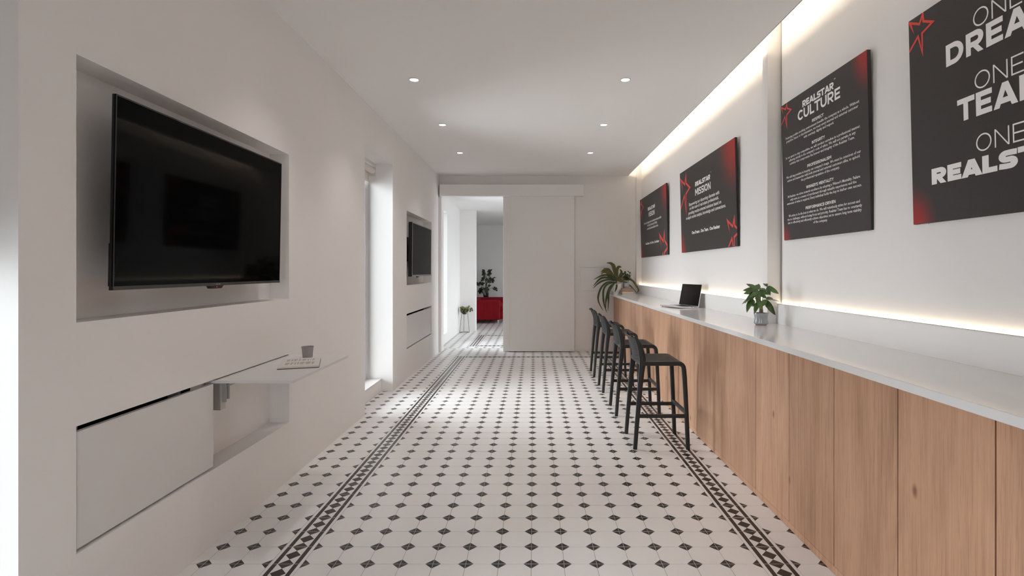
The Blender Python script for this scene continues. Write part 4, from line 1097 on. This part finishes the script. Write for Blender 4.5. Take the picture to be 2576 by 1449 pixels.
for k in range(46):
    a = k * 2.399; r = rr.uniform(0.04, 0.135) ; 
    e = pb + Vector((r * math.cos(a) * 1.15, r * math.sin(a) * 0.75, 0.12 + rr.uniform(-0.05, 0.055) - 0.25 * max(0, r - 0.09)))
    e.x = max(e.x, -1.575)
    m.sweep([pb + Vector((0, 0, 0.09)), (pb + e) / 2 + Vector((0, 0, 0.09)), e], 0.004, 0.004, up=(0, 1, 0), n=4, power=2)
    leaf_obj(lm3, t, e, (max(-0.25, math.cos(a) * 0.8) if e.x < -1.54 else math.cos(a) * 0.8, math.sin(a) - 0.6, rr.uniform(-0.9, 0.1)), rr.uniform(0.042, 0.058), roll=rr.uniform(-.6, .6), up=(0, -0.8, 1))
    if k % 2: leaf_obj(lm3, t, (pb + e) / 2 + Vector((0, -0.02, 0.085)), (math.cos(a + 1), -0.8, -0.2), rr.uniform(0.05, 0.062), up=(0, -0.8, 1))
m.build('stem', M['stem'], t)

t = thing('sofa', (-1.30, 14.2, 0), 'red fabric two-seat sofa on short metal legs beyond the doorway', 'sofa')
def soft(m, x0, x1, y0, y1, z0, z1, b=0.035): m.box(x0, x1, y0, y1, z0, z1, b, 4)
m = MB(); soft(m, -1.72, -0.865, 13.34, 13.54, 0.088, 0.588)
for x in (-1.50, -1.265, -1.03): m.sweep([(x, 13.342, 0.10), (x, 13.337, 0.35), (x, 13.342, 0.56)], 0.004, 0.006, up=(1, 0, 0), n=5, power=2)
m.build('arm', M['sofa'], t, smooth=True, angle=60)
m = MB(); soft(m, -1.72, -0.865, 14.92, 15.12, 0.088, 0.588); m.build('arm', M['sofa'], t, smooth=True, angle=60)
m = MB(); soft(m, -1.74, -1.50, 13.50, 14.95, 0.088, 0.588); m.build('backrest', M['sofa'], t, smooth=True, angle=60)
m = MB(); soft(m, -1.52, -0.80, 13.545, 14.915, 0.088, 0.30, 0.03); m.build('seat_base', M['sofa'], t, smooth=True, angle=60)
for a, b in ((13.55, 14.225), (14.235, 14.91)):
    m = MB(); soft(m, -1.52, -0.79, a, b, 0.29, 0.44, 0.04); m.build('seat_cushion', M['sofa'], t, smooth=True, angle=60)
for x, y in ((-0.915, 13.42), (-1.66, 13.42), (-0.915, 15.04), (-1.66, 15.04)):
    m = MB(); m.lathe([(0, 0), (0.022, 0), (0.022, 0.09), (0, 0.09)], (x, y, 0), 16); m.build('leg', M['chrome'], t, smooth=True)

mp_ = Vector((-1.395, 15.28, 0.0))
t = thing('plant_table', mp_, 'low round black side table hidden behind the sofa under the dark plant', 'table')
m = MB(); m.lathe([(0, 0.50), (0.13, 0.50), (0.13, 0.53), (0, 0.53)], mp_, 28); m.build('tabletop', M['pot_black'], t)
for k in range(3):
    a = k * 2.094; m = MB(); m.sweep([mp_ + Vector((0.13 * math.cos(a), 0.13 * math.sin(a), 0)), mp_ + Vector((0.09 * math.cos(a), 0.09 * math.sin(a), 0.50))], 0.018, 0.018, up=(0, 1, 0), n=8, power=2); m.build('leg', M['pot_black'], t)
mp2 = mp_ + Vector((0, 0, 0.53))
t = thing('potted_plant', mp2, 'tall dark plant with split leaves in a black pot behind the red sofa', 'plant')
m = MB(); m.lathe([(0, 0), (0.075, 0), (0.082, 0.165), (0.086, 0.17), (0.080, 0.17), (0.076, 0.14), (0, 0.14)], mp2, 28); m.build('pot', M['pot_black'], t, smooth=True, angle=50)
# split leaf
vs, fs = [(0, 0, 0)], []
out = []
NA = 60
for i in range(NA + 1):
    a = -2.75 + 5.5 * i / NA
    r = 0.62 * (1 - 0.10 * abs(a)) * (1.0 + 0.25 * math.cos(a))
    notch = (math.sin(a * 5.6) > 0.80 and abs(a) > 0.25)
    if notch: r *= 0.60
    out.append((0.28 + r * math.cos(a) * 0.9, r * math.sin(a) * 0.85, -0.18 * (0.28 + r * math.cos(a)) ** 2 + 0.10 * abs(math.sin(a)) * r))
vs = [(0.28, 0, 0.0)] + out
fs = [(0, i, i + 1) for i in range(1, len(vs) - 1)]
me = bpy.data.meshes.new('leaf'); me.from_pydata(vs, [], fs); me.materials.append(M['leaf_dark']); me.update()
def mz(x, y, dy=0.0): return px(1190 + x / 8.05, 660 + y / 8.05, 15.28 + dy)
m = MB(); rr = random.Random(4)
ML = [((240, 185), (140, 130), .10, 0.0), ((250, 210), (190, 270), .13, -.05), ((230, 300), (185, 360), .16, -.08), ((300, 220), (345, 165), .15, .0), ((250, 230), (210, 210), .13, .05),
      ((290, 370), (310, 380), .13, -.05), ((350, 260), (345, 230), .12, .03), ((380, 320), (405, 420), .15, -.04), ((390, 330), (440, 310), .12, .02), ((150, 470), (100, 440), .17, -.05),
      ((200, 500), (160, 620), .22, -.10), ((220, 520), (250, 600), .22, -.12), ((260, 500), (300, 590), .17, -.08), ((200, 460), (180, 440), .14, .03), ((400, 510), (480, 560), .17, -.02), ((350, 165), (380, 152), .06, .05), ((300, 490), (320, 480), .10, 0.0), ((280, 230), (320, 260), .12, .04), ((220, 250), (230, 330), .13, .02), ((330, 300), (370, 370), .12, .02), ((170, 520), (130, 560), .16, .0), ((160, 450), (210, 430), .12, .06), ((300, 330), (270, 350), .11, .03)]
for (bx, tx, ln, dy) in ML:
    ln *= 1.0; b = mz(*bx, dy); e = mz(*tx, dy); d_ = (e - b).normalized()
    leaf_obj(me, t, b, d_ + Vector((0, -0.15, 0.1)), ln, up=(rr.uniform(-.6, .6), -1, 0.7), roll=rr.uniform(-.9, .9), wscale=ln * 0.85)
    root_ = mp2 + Vector((rr.uniform(-.03, .03), 0, 0.14))
    mid = (root_ + b) / 2 + Vector((0.02 * (1 if b.x > root_.x else -1) * -1, 0, 0.03))
    m.sweep(bez([root_, mid, b], 8), 0.009, 0.009, up=(0, 1, 0), n=5, power=2)
m.build('stem', M['stem'], t)
